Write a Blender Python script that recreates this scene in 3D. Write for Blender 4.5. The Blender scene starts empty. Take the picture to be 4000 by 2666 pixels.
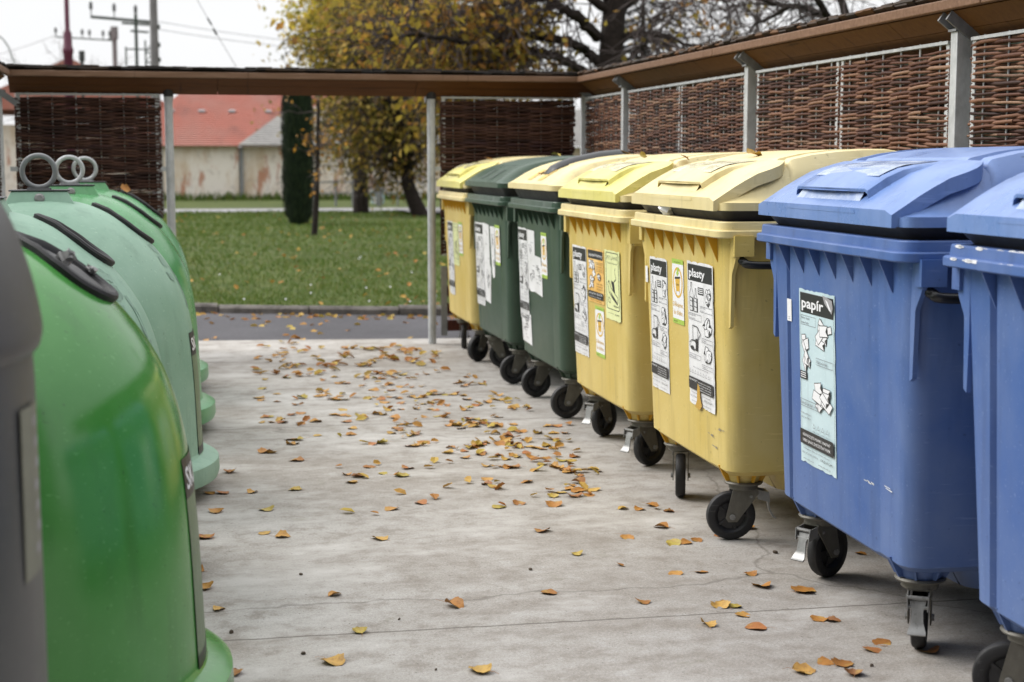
import bpy, bmesh, math, random
from mathutils import Vector, Matrix, Euler, noise as mnoise
R = math.radians
scene = bpy.context.scene
COL = scene.collection
# ------------------------------------------------------------------ helpers
def tag(o, label=None, cat=None, group=None, kind=None):
    if label: o['label'] = label
    if cat: o['category'] = cat
    if group: o['group'] = group
    if kind: o['kind'] = kind
    return o
def empty(name, loc=(0, 0, 0), rz=0.0):
    o = bpy.data.objects.new(name, None)
    o.location = loc; o.rotation_euler = (0, 0, rz); o.empty_display_size = .1
    COL.objects.link(o)
    return o
def copy_tree(o, parent=None):
    c = o.copy(); COL.objects.link(c); c.parent = parent
    for ch in list(o.children): copy_tree(ch, c)
    return c
class MB:
    """collects shapes and links them as one mesh object"""
    def __init__(s): s.v = []; s.f = []; s.m = []
    def add(s, vs, fs, mi=0):
        b = len(s.v); s.v.extend([tuple(p) for p in vs])
        for f in fs: s.f.append([b + i for i in f]); s.m.append(mi)
    def box(s, c, d, mi=0, M=None):
        x, y, z = d[0]/2, d[1]/2, d[2]/2
        vs = [Vector((i*x, j*y, k*z)) for i in (-1, 1) for j in (-1, 1) for k in (-1, 1)]
        if M is not None: vs = [M @ p for p in vs]
        vs = [p + Vector(c) for p in vs]
        s.add(vs, [(0,1,3,2),(4,6,7,5),(0,4,5,1),(2,3,7,6),(0,2,6,4),(1,5,7,3)], mi)
    def beam(s, a, b, w, h, mi=0, up=(0, 0, 1)):
        a = Vector(a); b = Vector(b); d = (b-a); L = d.length; d.normalize()
        sx = d.cross(Vector(up))
        if sx.length < 1e-6: sx = Vector((1, 0, 0))
        sx.normalize(); uz = sx.cross(d)
        M = Matrix((d, sx, uz)).transposed()
        s.box((a+b)/2, (L, w, h), mi, M)
    def tube(s, pts, r, n=6, mi=0, cap=True):
        pts = [Vector(p) for p in pts]; N = len(pts)
        if not isinstance(r, (list, tuple)): r = [r]*N
        vs = []; ref = None
        for i, p in enumerate(pts):
            t = (pts[min(i+1, N-1)] - pts[max(i-1, 0)])
            if t.length < 1e-9: t = Vector((0, 0, 1))
            t.normalize()
            if ref is None:
                ref = Vector((0, 0, 1)) if abs(t.z) < .9 else Vector((1, 0, 0))
            a = t.cross(ref)
            if a.length < 1e-6: a = t.cross(Vector((0.3, 1, 0.2)))
            a.normalize(); b = t.cross(a); ref = -b if False else ref
            for k in range(n):
                q = 2*math.pi*k/n
                vs.append(p + (a*math.cos(q) + b*math.sin(q))*r[i])
        fs = []
        for i in range(N-1):
            for k in range(n):
                k2 = (k+1) % n
                fs.append((i*n+k, i*n+k2, (i+1)*n+k2, (i+1)*n+k))
        if cap:
            fs.append(tuple(range(n))[::-1]); fs.append(tuple((N-1)*n+k for k in range(n)))
        s.add(vs, fs, mi)
    def lathe(s, prof, n=32, mi=0, M=None, cap=False):
        vs = []
        for r, z in prof:
            for k in range(n):
                q = 2*math.pi*k/n
                p = Vector((r*math.cos(q), r*math.sin(q), z))
                vs.append(M @ p if M is not None else p)
        fs = []
        for i in range(len(prof)-1):
            for k in range(n):
                k2 = (k+1) % n
                fs.append((i*n+k, i*n+k2, (i+1)*n+k2, (i+1)*n+k))
        if cap:
            fs.append(tuple(range(n))[::-1]); fs.append(tuple((len(prof)-1)*n+k for k in range(n)))
        s.add(vs, fs, mi)
    def loft(s, loops, mi=0, cap0=True, cap1=True):
        n = len(loops[0]); vs = [p for l in loops for p in l]; fs = []
        for i in range(len(loops)-1):
            for k in range(n):
                k2 = (k+1) % n
                fs.append((i*n+k, i*n+k2, (i+1)*n+k2, (i+1)*n+k))
        if cap0: fs.append(tuple(range(n))[::-1])
        if cap1: fs.append(tuple((len(loops)-1)*n+k for k in range(n)))
        s.add(vs, fs, mi)
    def grid(s, fn, us, vs_, mi=0):
        nu, nv = len(us), len(vs_)
        P = [fn(u, v) for u in us for v in vs_]
        fs = [(i*nv+j, (i+1)*nv+j, (i+1)*nv+j+1, i*nv+j+1) for i in range(nu-1) for j in range(nv-1)]
        s.add(P, fs, mi)
    def prism(s, poly, fn0, fn1, mi=0):
        n = len(poly)
        s.loft([[fn0(p) for p in poly], [fn1(p) for p in poly]], mi)
    def build(s, name, mats, parent=None, loc=None, rot=None, sharp=35, bevel=0, recalc=True):
        me = bpy.data.meshes.new(name)
        me.from_pydata(s.v, [], s.f)
        if not isinstance(mats, (list, tuple)): mats = [mats]
        for m in mats: me.materials.append(m)
        me.polygons.foreach_set('material_index', s.m)
        if recalc:
            bm = bmesh.new(); bm.from_mesh(me); bmesh.ops.recalc_face_normals(bm, faces=bm.faces); bm.to_mesh(me); bm.free()
        if sharp:
            me.polygons.foreach_set('use_smooth', [True]*len(me.polygons))
            me.set_sharp_from_angle(angle=R(sharp))
        me.update()
        o = bpy.data.objects.new(name, me); COL.objects.link(o)
        if parent is not None: o.parent = parent
        if loc is not None: o.location = loc
        if rot is not None: o.rotation_euler = rot
        if bevel:
            b = o.modifiers.new('bevel', 'BEVEL'); b.width = bevel; b.segments = 2; b.limit_method = 'ANGLE'; b.angle_limit = R(40)
        return o
def lin(a, b, n): return [a+(b-a)*i/(n-1) for i in range(n)]
def smooth(a, b, x):
    t = max(0., min(1., (x-a)/(b-a))); return t*t*(3-2*t)
def interp(tab, x):
    if x <= tab[0][0]: return tab[0][1]
    for (x0, y0), (x1, y1) in zip(tab, tab[1:]):
        if x <= x1: return y0+(y1-y0)*(x-x0)/(x1-x0)
    return tab[-1][1]
def catmull(pts, k=6):
    P = [Vector(p) for p in pts]; P = [P[0]*2-P[1]] + P + [P[-1]*2-P[-2]]; out = []
    for i in range(1, len(P)-2):
        for j in range(k):
            t = j/k; a, b, c, d = P[i-1:i+3]
            out.append(.5*((2*b)+(c-a)*t+(2*a-5*b+4*c-d)*t*t+(3*b-a-3*c+d)*t**3))
    out.append(P[-2]); return out
# ------------------------------------------------------------------ materials
def new_mat(name):
    m = bpy.data.materials.new(name); m.use_nodes = True
    nt = m.node_tree; nt.nodes.clear()
    out = nt.nodes.new('ShaderNodeOutputMaterial'); b = nt.nodes.new('ShaderNodeBsdfPrincipled')
    nt.links.new(b.outputs[0], out.inputs[0])
    return m, nt, b
def N(nt, t, **kw):
    n = nt.nodes.new(t)
    for k, v in kw.items(): setattr(n, k, v)
    return n
def coords(nt, scale=(1, 1, 1), kind='Object'):
    tc = N(nt, 'ShaderNodeTexCoord'); mp = N(nt, 'ShaderNodeMapping'); mp.inputs['Scale'].default_value = scale
    nt.links.new(tc.outputs[kind], mp.inputs[0]); return mp.outputs[0]
def noise(nt, vec, scale, detail=4, rough=.6):
    n = N(nt, 'ShaderNodeTexNoise'); n.inputs['Scale'].default_value = scale; n.inputs['Detail'].default_value = detail
    n.inputs['Roughness'].default_value = rough; nt.links.new(vec, n.inputs['Vector']); return n.outputs['Fac']
def ramp(nt, fac, stops):
    r = N(nt, 'ShaderNodeValToRGB'); e = r.color_ramp.elements
    while len(e) > 1: e.remove(e[-1])
    for i, (p, c) in enumerate(stops):
        el = e[0] if i == 0 else e.new(p)
        el.position = p
        if not isinstance(c, (tuple, list)): c = (c, c, c)
        el.color = (*c, 1)
    nt.links.new(fac, r.inputs[0]); return r.outputs[0]
def mix(nt, fac, a, b, mode='MIX'):
    n = N(nt, 'ShaderNodeMix', data_type='RGBA', blend_type=mode)
    for sock, val in ((n.inputs[0], fac), (n.inputs[6], a), (n.inputs[7], b)):
        if isinstance(val, bpy.types.NodeSocket): nt.links.new(val, sock)
        elif isinstance(val, (tuple, list)): sock.default_value = (*val, 1) if len(val) == 3 else val
        else: sock.default_value = val
    return n.outputs[2]
def bump(nt, b, h, strength=.3, dist=.01):
    n = N(nt, 'ShaderNodeBump'); n.inputs['Strength'].default_value = strength; n.inputs['Distance'].default_value = dist
    nt.links.new(h, n.inputs['Height']); nt.links.new(n.outputs[0], b.inputs['Normal'])
def simple(name, col, rough=.5, metal=0., spec=.5):
    m, nt, b = new_mat(name)
    b.inputs['Base Color'].default_value = (*col, 1); b.inputs['Roughness'].default_value = rough
    b.inputs['Metallic'].default_value = metal; b.inputs['Specular IOR Level'].default_value = spec
    return m
def plastic(name, col, faded, rough=.42, scale=2.2, specks=.5, spec=.4, streak=6.):
    """moulded plastic, bleached in patches, with scuffs and specks of dirt"""
    m, nt, b = new_mat(name)
    v = coords(nt); v2 = coords(nt, (streak, streak, .6))
    n1 = noise(nt, v, scale, 5, .65); n2 = noise(nt, v2, 3., 4, .6)
    c = mix(nt, ramp(nt, n1, [(.35, 0.), (.68, 1.)]), col, faded)
    dirt = tuple(x*.62+.02 for x in col)
    c = mix(nt, ramp(nt, n2, [(.52, 0.), (.74, .5)]), c, dirt)
    n3 = noise(nt, v, 55., 2, .5)
    c = mix(nt, ramp(nt, n3, [(.70, 0.), (.76, specks)]), c, tuple(x*.4+.02 for x in col))
    n4 = noise(nt, coords(nt, (3., 40., 40.)), 2.5, 3, .5)
    c = mix(nt, ramp(nt, n4, [(.64, 0.), (.72, .38)]), c, tuple(min(1, x*1.25+.06) for x in faded))
    nt.links.new(c, b.inputs['Base Color'])
    nt.links.new(ramp(nt, n1, [(.3, rough-.08), (.7, rough+.14)]), b.inputs['Roughness'])
    b.inputs['Specular IOR Level'].default_value = spec
    n5 = noise(nt, v, 240., 2, .5)
    bump(nt, b, n5, .06, .002)
    return m
M = {}
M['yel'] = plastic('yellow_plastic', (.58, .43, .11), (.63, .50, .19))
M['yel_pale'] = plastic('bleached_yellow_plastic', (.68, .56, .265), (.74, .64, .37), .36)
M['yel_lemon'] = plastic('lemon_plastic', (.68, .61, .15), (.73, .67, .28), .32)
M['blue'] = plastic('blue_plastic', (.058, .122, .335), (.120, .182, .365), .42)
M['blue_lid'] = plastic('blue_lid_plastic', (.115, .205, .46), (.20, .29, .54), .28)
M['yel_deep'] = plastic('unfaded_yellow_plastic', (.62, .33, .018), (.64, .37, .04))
M['green'] = plastic('dark_green_plastic', (.036, .068, .045), (.054, .088, .062), .34)
M['black_rub'] = plastic('black_rubber', (.012, .012, .014), (.028, .027, .028), .55, 8)
M['seal'] = plastic('dark_grey_seal', (.035, .033, .036), (.05, .048, .05), .5, 6)
M['black_pl'] = simple('black_plastic', (.012, .012, .013), .3)
M['hub'] = simple('black_hub_plastic', (.018, .018, .02), .45)
def metal(name, col, rough=.45, scale=20., var=.35):
    m, nt, b = new_mat(name)
    v = coords(nt, (1, 1, .5)); n1 = noise(nt, v, scale, 5, .7); n2 = noise(nt, v, scale*6, 2, .5)
    c = mix(nt, ramp(nt, n1, [(.3, 0.), (.7, 1.)]), tuple(x*(1-var) for x in col), col)
    c = mix(nt, ramp(nt, n2, [(.6, 0.), (.75, .3)]), c, tuple(x*1.3 for x in col))
    nt.links.new(c, b.inputs['Base Color']); b.inputs['Metallic'].default_value = .25
    nt.links.new(ramp(nt, n1, [(.2, rough-.1), (.8, rough+.15)]), b.inputs['Roughness'])
    return m
M['zinc'] = metal('galvanised_steel', (.56, .58, .59), .5)
M['zinc_dark'] = metal('weathered_galvanised_steel', (.27, .28, .29), .5)
M['fork'] = metal('caster_steel', (.17, .16, .135), .45, 30)
M['chrome'] = metal('worn_pedal_steel', (.30, .30, .295), .3, 30, .3)
def wood(name, a, bcol, dark, rough=.6, stretch=(14, 1.2, 14)):
    m, nt, b = new_mat(name)
    v = coords(nt, stretch); n1 = noise(nt, v, 3., 6, .65); n2 = noise(nt, coords(nt, tuple(x*.25 for x in stretch)), 4., 3, .5)
    c = mix(nt, ramp(nt, n1, [(.3, 0.), (.7, 1.)]), a, bcol)
    c = mix(nt, ramp(nt, n2, [(.58, 0.), (.75, .7)]), c, dark)
    n3 = noise(nt, coords(nt, (.5, 7, .5) if stretch[0] > stretch[1] else (7, .5, .5)), 2.2, 3, .6); c = mix(nt, ramp(nt, n3, [(.66, 0.), (.71, .75)]), c, dark)   # splits and knots
    nt.links.new(c, b.inputs['Base Color']); b.inputs['Roughness'].default_value = rough; b.inputs['Specular IOR Level'].default_value = .25
    bump(nt, b, n1, .3, .003)
    return m
M['wood_y'] = wood('stained_timber_along', (.105, .044, .012), (.155, .070, .020), (.045, .018, .006))
M['wood_x'] = wood('stained_timber_across', (.072, .026, .006), (.108, .042, .011), (.035, .016, .007), .6, (1.2, 14, 14))
M['fascia_y'] = wood('worn_fascia_along', (.125, .064, .034), (.21, .122, .075), (.10, .05, .025))
M['fascia_x'] = wood('worn_fascia_across', (.14, .075, .042), (.24, .15, .10), (.07, .035, .018), .6, (1.2, 14, 14))
M['board_red'] = wood('dark_red_board', (.055, .014, .010), (.085, .025, .016), (.03, .01, .008), .6, (1.2, 14, 14))
def island(name, stops, rough=.7, nscale=60., bump_s=.0, trans=0.):
    """colour differs per stick, leaf or tile"""
    m, nt, b = new_mat(name)
    g = N(nt, 'ShaderNodeNewGeometry')
    c = ramp(nt, g.outputs['Random Per Island'], stops)
    n1 = noise(nt, coords(nt), nscale, 3, .6)
    c = mix(nt, .55, c, ramp(nt, n1, [(.3, .35), (.7, 1.1)]), 'MULTIPLY') if nscale else c
    nt.links.new(c, b.inputs['Base Color']); b.inputs['Roughness'].default_value = rough
    b.inputs['Specular IOR Level'].default_value = .25
    if trans:
        out = [n for n in nt.nodes if n.type == 'OUTPUT_MATERIAL'][0]
        t = N(nt, 'ShaderNodeBsdfTranslucent'); nt.links.new(c, t.inputs[0])
        ms = N(nt, 'ShaderNodeMixShader'); ms.inputs[0].default_value = trans
        nt.links.new(b.outputs[0], ms.inputs[1]); nt.links.new(t.outputs[0], ms.inputs[2]); nt.links.new(ms.outputs[0], out.inputs[0])
    return m
M['willow'] = island('willow_rods', [(0, (.030, .012, .009)), (.25, (.078, .031, .020)), (.55, (.140, .060, .036)), (.8, (.225, .112, .066)), (.93, (.30, .18, .115)), (1, (.045, .020, .018))], .6, 90.)
M['willow_dark'] = island('dark_willow_rods', [(0, (.026, .011, .008)), (.4, (.058, .024, .015)), (.8, (.095, .045, .028)), (1, (.05, .022, .022))], .65, 60.)
M['shingle_dark'] = island('dark_shingles', [(0, (.008, .007, .006)), (.6, (.020, .015, .012)), (1, (.045, .028, .016))], .8, 30.)  # darker shingle tones for the far and left roofs
M['shingle'] = island('weathered_shingles', [(0, (.022, .016, .012)), (.5, (.05, .030, .017)), (.8, (.13, .056, .015)), (1, (.022, .019, .016))], .75, 30.)
# ------------------------------------------------------------------ stickers
M['paper'] = plastic('sticker_paper', (.70, .70, .71), (.80, .80, .82), .35, 7, .3)
M['paper_blue'] = plastic('pale_blue_sticker', (.50, .64, .68), (.58, .71, .75), .35, 7, .25)
M['paper_lime'] = plastic('pale_lime_sticker', (.70, .74, .36), (.76, .79, .44), .35, 9, .1)
M['paper_orange'] = plastic('orange_sticker', (.78, .42, .08), (.82, .56, .22), .35, 9, .1)
M['ink'] = simple('black_ink', (.018, .017, .020), .4)
M['ink_grey'] = simple('thin_print', (.16, .16, .18), .5)
M['white'] = simple('white_print', (.80, .80, .82), .4)
M['ochre'] = simple('ochre_print', (.66, .40, .06), .45)
M['leafgreen'] = simple('green_print', (.36, .52, .08), .45)
M['bare'] = simple('torn_through_plastic', (.50, .30, .05), .6)
M['grime'] = simple('grey_torn_paper', (.30, .29, .30), .6)
SM = ['paper', 'ink', 'ink_grey', 'white', 'ochre', 'leafgreen', 'paper_orange', 'bare', 'grime', 'paper_blue', 'paper_lime']
SI = {k: i for i, k in enumerate(SM)}
_tc = {}; _stk = []
def text_geo(txt, bold=0.):
    if (txt, bold) not in _tc:
        cu = bpy.data.curves.new('lettering', 'FONT'); cu.body = txt; cu.offset = bold; cu.resolution_u = 2; cu.fill_mode = 'FRONT'
        o = bpy.data.objects.new('lettering', cu); COL.objects.link(o)
        bpy.context.view_layer.update()
        me = bpy.data.meshes.new_from_object(o.evaluated_get(bpy.context.evaluated_depsgraph_get()))
        vs = [(v.co.x, v.co.y) for v in me.vertices]; fs = [tuple(p.vertices) for p in me.polygons]
        bpy.data.objects.remove(o); bpy.data.curves.remove(cu); bpy.data.meshes.remove(me)
        x0 = min(v[0] for v in vs); x1 = max(v[0] for v in vs)
        _tc[txt, bold] = ([(x-x0, y) for x, y in vs], fs, x1-x0)
    return _tc[txt, bold]
class Sticker:
    """flat artwork in (s right, t down) metres, laid on a surface by put(s, t, lift)"""
    def __init__(s, put): s.put = put; s.mb = MB(); s.lift = .0012; s.g = random.Random(len(_stk)); _stk.append(1)
    def poly(s, pts, mat, dl=.0005):
        s.lift += dl*.12
        n = len(pts); L = s.lift
        s.mb.add([s.put(a, b, L) for a, b in pts], [tuple(range(n))], SI[mat])
    def rect(s, a, b, w, h, mat, r=0., nt=1):
        if r:
            p = []
            for cx, cy, q0 in ((a+w-r, b+r, -90), (a+w-r, b+h-r, 0), (a+r, b+h-r, 90), (a+r, b+r, 180)):
                for k in range(4):
                    q = R(q0+30*k); p.append((cx+r*math.cos(q), cy+r*math.sin(q)))
            s.poly(p, mat)
        else:
            s.lift += .00006; L = s.lift
            for i in range(nt):
                t0 = b+h*i/nt; t1 = b+h*(i+1)/nt
                s.mb.add([s.put(*q, L) for q in ((a, t0), (a+w, t0), (a+w, t1), (a, t1))], [(0, 1, 2, 3)], SI[mat])
    def sheet(s, W, H, mat):
        """the paper itself: edges nicked, one or two corners chipped, lying slightly wrinkled"""
        g = s.g; P = []
        ch = [g.uniform(.0, .012)*(g.random() < .6) for _ in range(4)]
        cor = [(0, 0), (W, 0), (W, H), (0, H)]
        for i in range(4):
            (a0, b0), (a1, b1) = cor[i], cor[(i+1) % 4]; L_ = math.hypot(a1-a0, b1-b0); n = max(4, int(L_/.02)); t0, t1 = ch[i]/L_, 1-ch[(i+1) % 4]/L_
            for k in range(n):
                t = t0+(t1-t0)*k/n; d = g.uniform(-.0012, .0006) if g.random() < .8 else -g.uniform(.002, .006)
                nx, ny = ((0, -1), (1, 0), (0, 1), (-1, 0))[i]; P.append((a0+(a1-a0)*t+nx*d, b0+(b1-b0)*t+ny*d))
        s.poly(P, mat)
    def frame(s, a, b, w, h, lw, mat):
        for q in ((a, b, w, lw), (a, b+h-lw, w, lw), (a, b, lw, h), (a+w-lw, b, lw, h)): s.rect(*q, mat)
    def line(s, pts, lw, mat='ink'):
        for (a, b), (c, d) in zip(pts, pts[1:]):
            dx, dy = c-a, d-b; l = math.hypot(dx, dy) or 1; nx, ny = -dy/l*lw/2, dx/l*lw/2
            s.poly([(a+nx, b+ny), (c+nx, d+ny), (c-nx, d-ny), (a-nx, b-ny)], mat, .0001)
    def text(s, txt, a, b, h, mat='ink', w=None, align='l'):
        """baseline at t=b, cap height about h; w fixes the width"""
        vs, fs, W = text_geo(txt, .022 if mat == 'white' and h > .03 else 0.); k = h/.72; kx = k if w is None else w/W
        off = 0 if align == 'l' else (-W*kx/2 if align == 'c' else -W*kx)
        s.lift += .00006; L = s.lift
        s.mb.add([s.put(a+off+x*kx, b-y*k, L) for x, y in vs], fs, SI[mat])
    def doodle(s, a, b, w, h, kind, seed):
        g = random.Random(seed)
        P = lambda x, y: (a+x*w, b+y*h)
        if kind == 'bottles':
            for ox, sc in ((.05, 1.), (.5, .82)):
                y0 = 1-sc
                pts = [(ox+.16, y0), (ox+.26, y0), (ox+.27, y0+.2), (ox+.40, y0+.38), (ox+.40, .97), (ox+.02, .97), (ox+.02, y0+.38), (ox+.15, y0+.2), (ox+.16, y0)]
                s.line([P(*p) for p in pts], .0035)
                for q in (.5, .62, .8): s.line([P(ox+.04, q), P(ox+.38, q+.03)], .003)
                s.poly([P(ox+.28, .55), P(ox+.39, .5), P(ox+.39, .95), P(ox+.30, .95)], 'ink')
        elif kind == 'vacuum':
            s.line([P(.3, .02), P(.72, .04), P(.72, .55), P(.30, .6), P(.3, .02)], .004)
            s.line([P(.72, .04), P(.97, .3), P(.74, .5)], .004)
            c = [P(.33+.3*math.cos(R(q)), .78+.2*math.sin(R(q))) for q in range(0, 361, 40)]
            s.line(c, .004); s.poly([P(.55, .5), P(.75, .5), P(.72, .98), P(.55, .98)], 'ink'); s.poly([P(.1, .85), P(.3, .8), P(.4, .95), P(.2, .98)], 'ink')
        else:
            ring = []; n_ = 12
            for q_ in range(n_):
                q = 2*math.pi*q_/n_; rr = .5*g.choice((.62, .8, .9, 1.))
                ring.append((.5+rr*math.cos(q)*.9, .5+rr*math.sin(q)))
            if kind != 'papers':
                s.poly([P(*p) for p in ring], 'white'); s.line([P(*p) for p in ring+ring[:1]], .0032)
                for q_ in range(7):
                    p = ring[g.randrange(n_)]; x1, y1 = .5+g.uniform(-.28, .28), .5+g.uniform(-.3, .3)
                    s.line([P(*p), P((p[0]+x1)/2+g.uniform(-.08, .08), (p[1]+y1)/2+g.uniform(-.08, .08)), P(x1, y1)], .0026)
                for q_ in range(4):
                    i = g.randrange(n_); p, q2 = ring[i], ring[(i+1) % n_]; s.poly([P(*p), P(*q2), P(p[0]*.55+.22+g.uniform(-.1, .1), p[1]*.55+.22+g.uniform(-.1, .1))], 'ink')
            if kind == 'papers':
                for q_ in range(8):
                    a0 = g.uniform(-.9, .9); cx, cy = .5+g.uniform(-.26, .26), .5+g.uniform(-.33, .33); lw, lh = g.uniform(.16, .26), g.uniform(.08, .17)
                    cs, sn = math.cos(a0), math.sin(a0); R4 = [P(cx+u*lw*cs-v*lh*sn, cy+u*lw*sn+v*lh*cs) for u, v in ((-1, -1), (1, -1), (1, 1), (-1, 1))]
                    s.poly(R4, 'white'); s.line(R4+R4[:1], .0026)
                    if q_ % 2: s.poly([R4[1], R4[2], P(cx+lw*.5*cs, cy+lw*.5*sn)], 'ink')
                    else: s.poly([R4[3], R4[2], P(cx, cy+lh*1.25)], 'ink')
    def caption(s, a, b, w, lines, h):
        s.frame(a, b, w, h, .0015, 'ink_grey')
        for i, t in enumerate(lines): s.text(t, a+.006, b+h*(i+.78)/len(lines)-.001, h/len(lines)*.5, 'ink_grey')
    def build(s, name, parent, label=None):
        o = s.mb.build(name, [M[k] for k in SM], parent, sharp=0, recalc=False)
        if label: o['label'] = label
        return o
def art_plasty(S, W, H, paper='paper', seed=1, head='plasty', footer=True):
    S.sheet(W, H, paper)
    k = H/.62
    S.rect(W*.03, H*.02, W*.94, H*.115, 'ink', .006)
    S.text(head, W*.07, H*.105, H*.058, 'white', W*.62)
    S.frame(W*.03, H*.02, W*.94, H*.80, .0015, 'ink_grey')
    if head == 'plasty':
        S.doodle(W*.06, H*.15, W*.38, H*.20, 'bottles', seed)
        S.rect(W*.42, H*.17, W*.22, H*.05, 'ink', .003)
        for i in range(3): S.rect(W*.44, H*(.178+.013*i), W*.18, H*.006, 'white')
        S.doodle(W*.66, H*.15, W*.30, H*.14, 'bag', seed+1)
        S.caption(W*.5, H*.295, W*.46, ['Kelímky a krabičky', 'od potravin'], H*.04)
        S.caption(W*.04, H*.36, W*.5, ['Plastové nádoby a lahve', 'PET lahve (od nápojů)'], H*.045)
        S.doodle(W*.58, H*.35, W*.38, H*.15, 'bag', seed+2)
        S.doodle(W*.06, H*.44, W*.46, H*.18, 'vacuum', seed+3)
        S.caption(W*.54, H*.51, W*.42, ['Sáčky, fólie'], H*.03)
        S.doodle(W*.62, H*.55, W*.32, H*.13, 'bag', seed+4)
        S.caption(W*.05, H*.64, W*.46, ['Výrobky z plastů'], H*.032)
        S.caption(W*.56, H*.69, W*.4, ['Polystyren'], H*.028)
        S.text('Obaly z plastů jsou takto značeny', W*.5, H*.735, H*.011, 'ink_grey', W*.6, 'c')
    else:
        S.caption(W*.05, H*.15, W*.42, ['Noviny, časopisy', 'reklamní letáky'], H*.055)
        S.doodle(W*.44, H*.14, W*.50, H*.21, 'papers', seed)
        S.doodle(W*.06, H*.24, W*.30, H*.22, 'papers', seed+1)
        S.rect(W*.03, H*.47, W*.2, H*.045, 'ink')
        for i in range(3): S.rect(W*.05, H*(.477+.012*i), W*.15, H*.005, 'white')
        S.caption(W*.5, H*.37, W*.46, ['Papírové obaly'], H*.04)
        S.doodle(W*.32, H*.49, W*.62, H*.19, 'papers', seed+2)
        S.caption(W*.05, H*.63, W*.5, ['Kancelářský papír, sešity'], H*.04)
        S.text('Obaly z papíru jsou', W*.06, H*.715, H*.012, 'ink_grey', W*.3)
        S.text('takto značeny:', W*.06, H*.738, H*.012, 'ink_grey', W*.28)
    n = 8 if head == 'plasty' else 4; x0 = .06 if n == 8 else .4
    for i in range(n):
        x = W*(x0+(.9-x0)*i/n); y = H*.775; q = W*.03
        S.line([(x, y), (x+q, y-H*.025), (x+2*q, y), (x, y)], .0016, 'ink_grey')
    if n == 4:
        for i, t in enumerate(('PAP', '20', '21', '22')): S.text(t, W*(.4+.125*i), H*.80, H*.01, 'ink_grey', W*.06)
    S.rect(W*.03, H*.805, W*.94, H*.085, 'ink', .006)
    if head == 'plasty':
        S.text('NEVHAZUJTE', W*.06, H*.83, H*.013, 'white', W*.3)
        for i, t in enumerate(('novodurové trubky', 'obaly od nebezpečných látek', 'od olejů a chemikálií', 'podlahové krytiny')): S.text(t, W*.40, H*(.83+.017*i), H*.009, 'white', W*.5)
    else:
        S.text('NEVHAZUJTE MOKRÝ, MASTNÝ', W*.5, H*.842, H*.017, 'white', W*.78, 'c')
        S.text('NEBO JINAK ZNEČIŠTĚNÝ PAPÍR', W*.5, H*.873, H*.017, 'white', W*.78, 'c')
    S.text('Děkujeme Vám, že třídíte odpady!', W*.5, H*.915, H*.010, 'ink_grey', W*.74, 'c')
    S.text('OBEC JE ČLENEM SYSTÉMU', W*.08, H*.943, H*.011, 'ink_grey', W*.46)
    S.text('EKO-KOM', W*.62, H*.945, H*.016, 'ink', W*.32)
    S.text('www.ekokom.cz', W*.12, H*.975, H*.010, 'ink_grey', W*.3)
    S.text('www.jaktridit.cz', W*.55, H*.975, H*.010, 'ink_grey', W*.34)
def art_thanks(S, W, H):
    S.sheet(W, H, 'white'); S.rect(0, 0, W, H*.075, 'leafgreen'); S.rect(0, H*.925, W, H*.075, 'leafgreen')
    S.text('www.jaktridit.cz', W*.5, H*.055, H*.022, 'ink', W*.6, 'c')
    el = [(W*(.5+.43*math.cos(R(q))), H*(.36+.24*math.sin(R(q)))) for q in range(0, 360, 20)]
    S.poly(el, 'ochre')
    S.poly([(W*.5+(x-W*.5)*.8, H*.36+(y-H*.36)*.84) for x, y in el], 'white')
    S.poly([(W*.27, H*.31), (W*.70, H*.29), (W*.66, H*.49), (W*.34, H*.50)], 'ochre')
    S.poly([(W*.24, H*.28), (W*.73, H*.26), (W*.73, H*.29), (W*.24, H*.315)], 'ink')
    S.line([(W*.36, H*.5), (W*.36, H*.54)], .004); S.line([(W*.63, H*.49), (W*.63, H*.53)], .004)
    S.text('TŘÍDÍM', W*.36, H*.41, H*.03, 'ink', W*.26)
    S.poly([(W*.46, H*.14), (W*.66, H*.12), (W*.58, H*.20), (W*.62, H*.21), (W*.46, H*.27), (W*.36, H*.20), (W*.43, H*.20)], 'leafgreen')
    S.text('Děkujeme,', W*.5, H*.735, H*.075, 'ochre', W*.88, 'c'); S.text('že třídíte.', W*.5, H*.86, H*.075, 'ochre', W*.82, 'c')
    S.text('EKO-KOM', W*.1, H*.975, H*.022, 'ink', W*.3)
def art_cartons(S, W, H):
    S.sheet(W, H, 'paper_orange'); S.rect(W*.04, H*.03, W*.92, H*.16, 'ink', .008)
    S.text('nápojové kartony', W*.09, H*.14, H*.06, 'white', W*.82)
    S.doodle(W*.06, H*.20, W*.45, H*.34, 'papers', 5); S.doodle(W*.06, H*.50, W*.40, H*.26, 'papers', 8)
    S.frame(W*.56, H*.24, W*.4, H*.16, .0015, 'ink')
    for i, t in enumerate(('Krabice od džusů,', 'nealkoh. nápojů,', 'vín apod.')): S.text(t, W*.58, H*(.28+.045*i), H*.022, 'ink', W*.34)
    S.doodle(W*.60, H*.42, W*.24, H*.16, 'bag', 9)
    for i, t in enumerate(('Sbírejte prosím', 'jen krabice', 's označením C/PAP')): S.text(t, W*.58, H*(.64+.05*i), H*.024, 'ink', W*.36)
    S.rect(W*.04, H*.79, W*.92, H*.13, 'ink', .008); S.text('OBEC JE ČLENEM SYSTÉMU', W*.1, H*.85, H*.03, 'white', W*.44); S.text('EKO-KOM', W*.6, H*.85, H*.04, 'white', W*.3)
    S.text('www.ekokom.cz  www.jaktridit.cz', W*.12, H*.90, H*.02, 'white', W*.7)
    S.text('Děkujeme Vám, že třídíte odpady!', W*.5, H*.965, H*.018, 'ink', W*.7, 'c')
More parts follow.
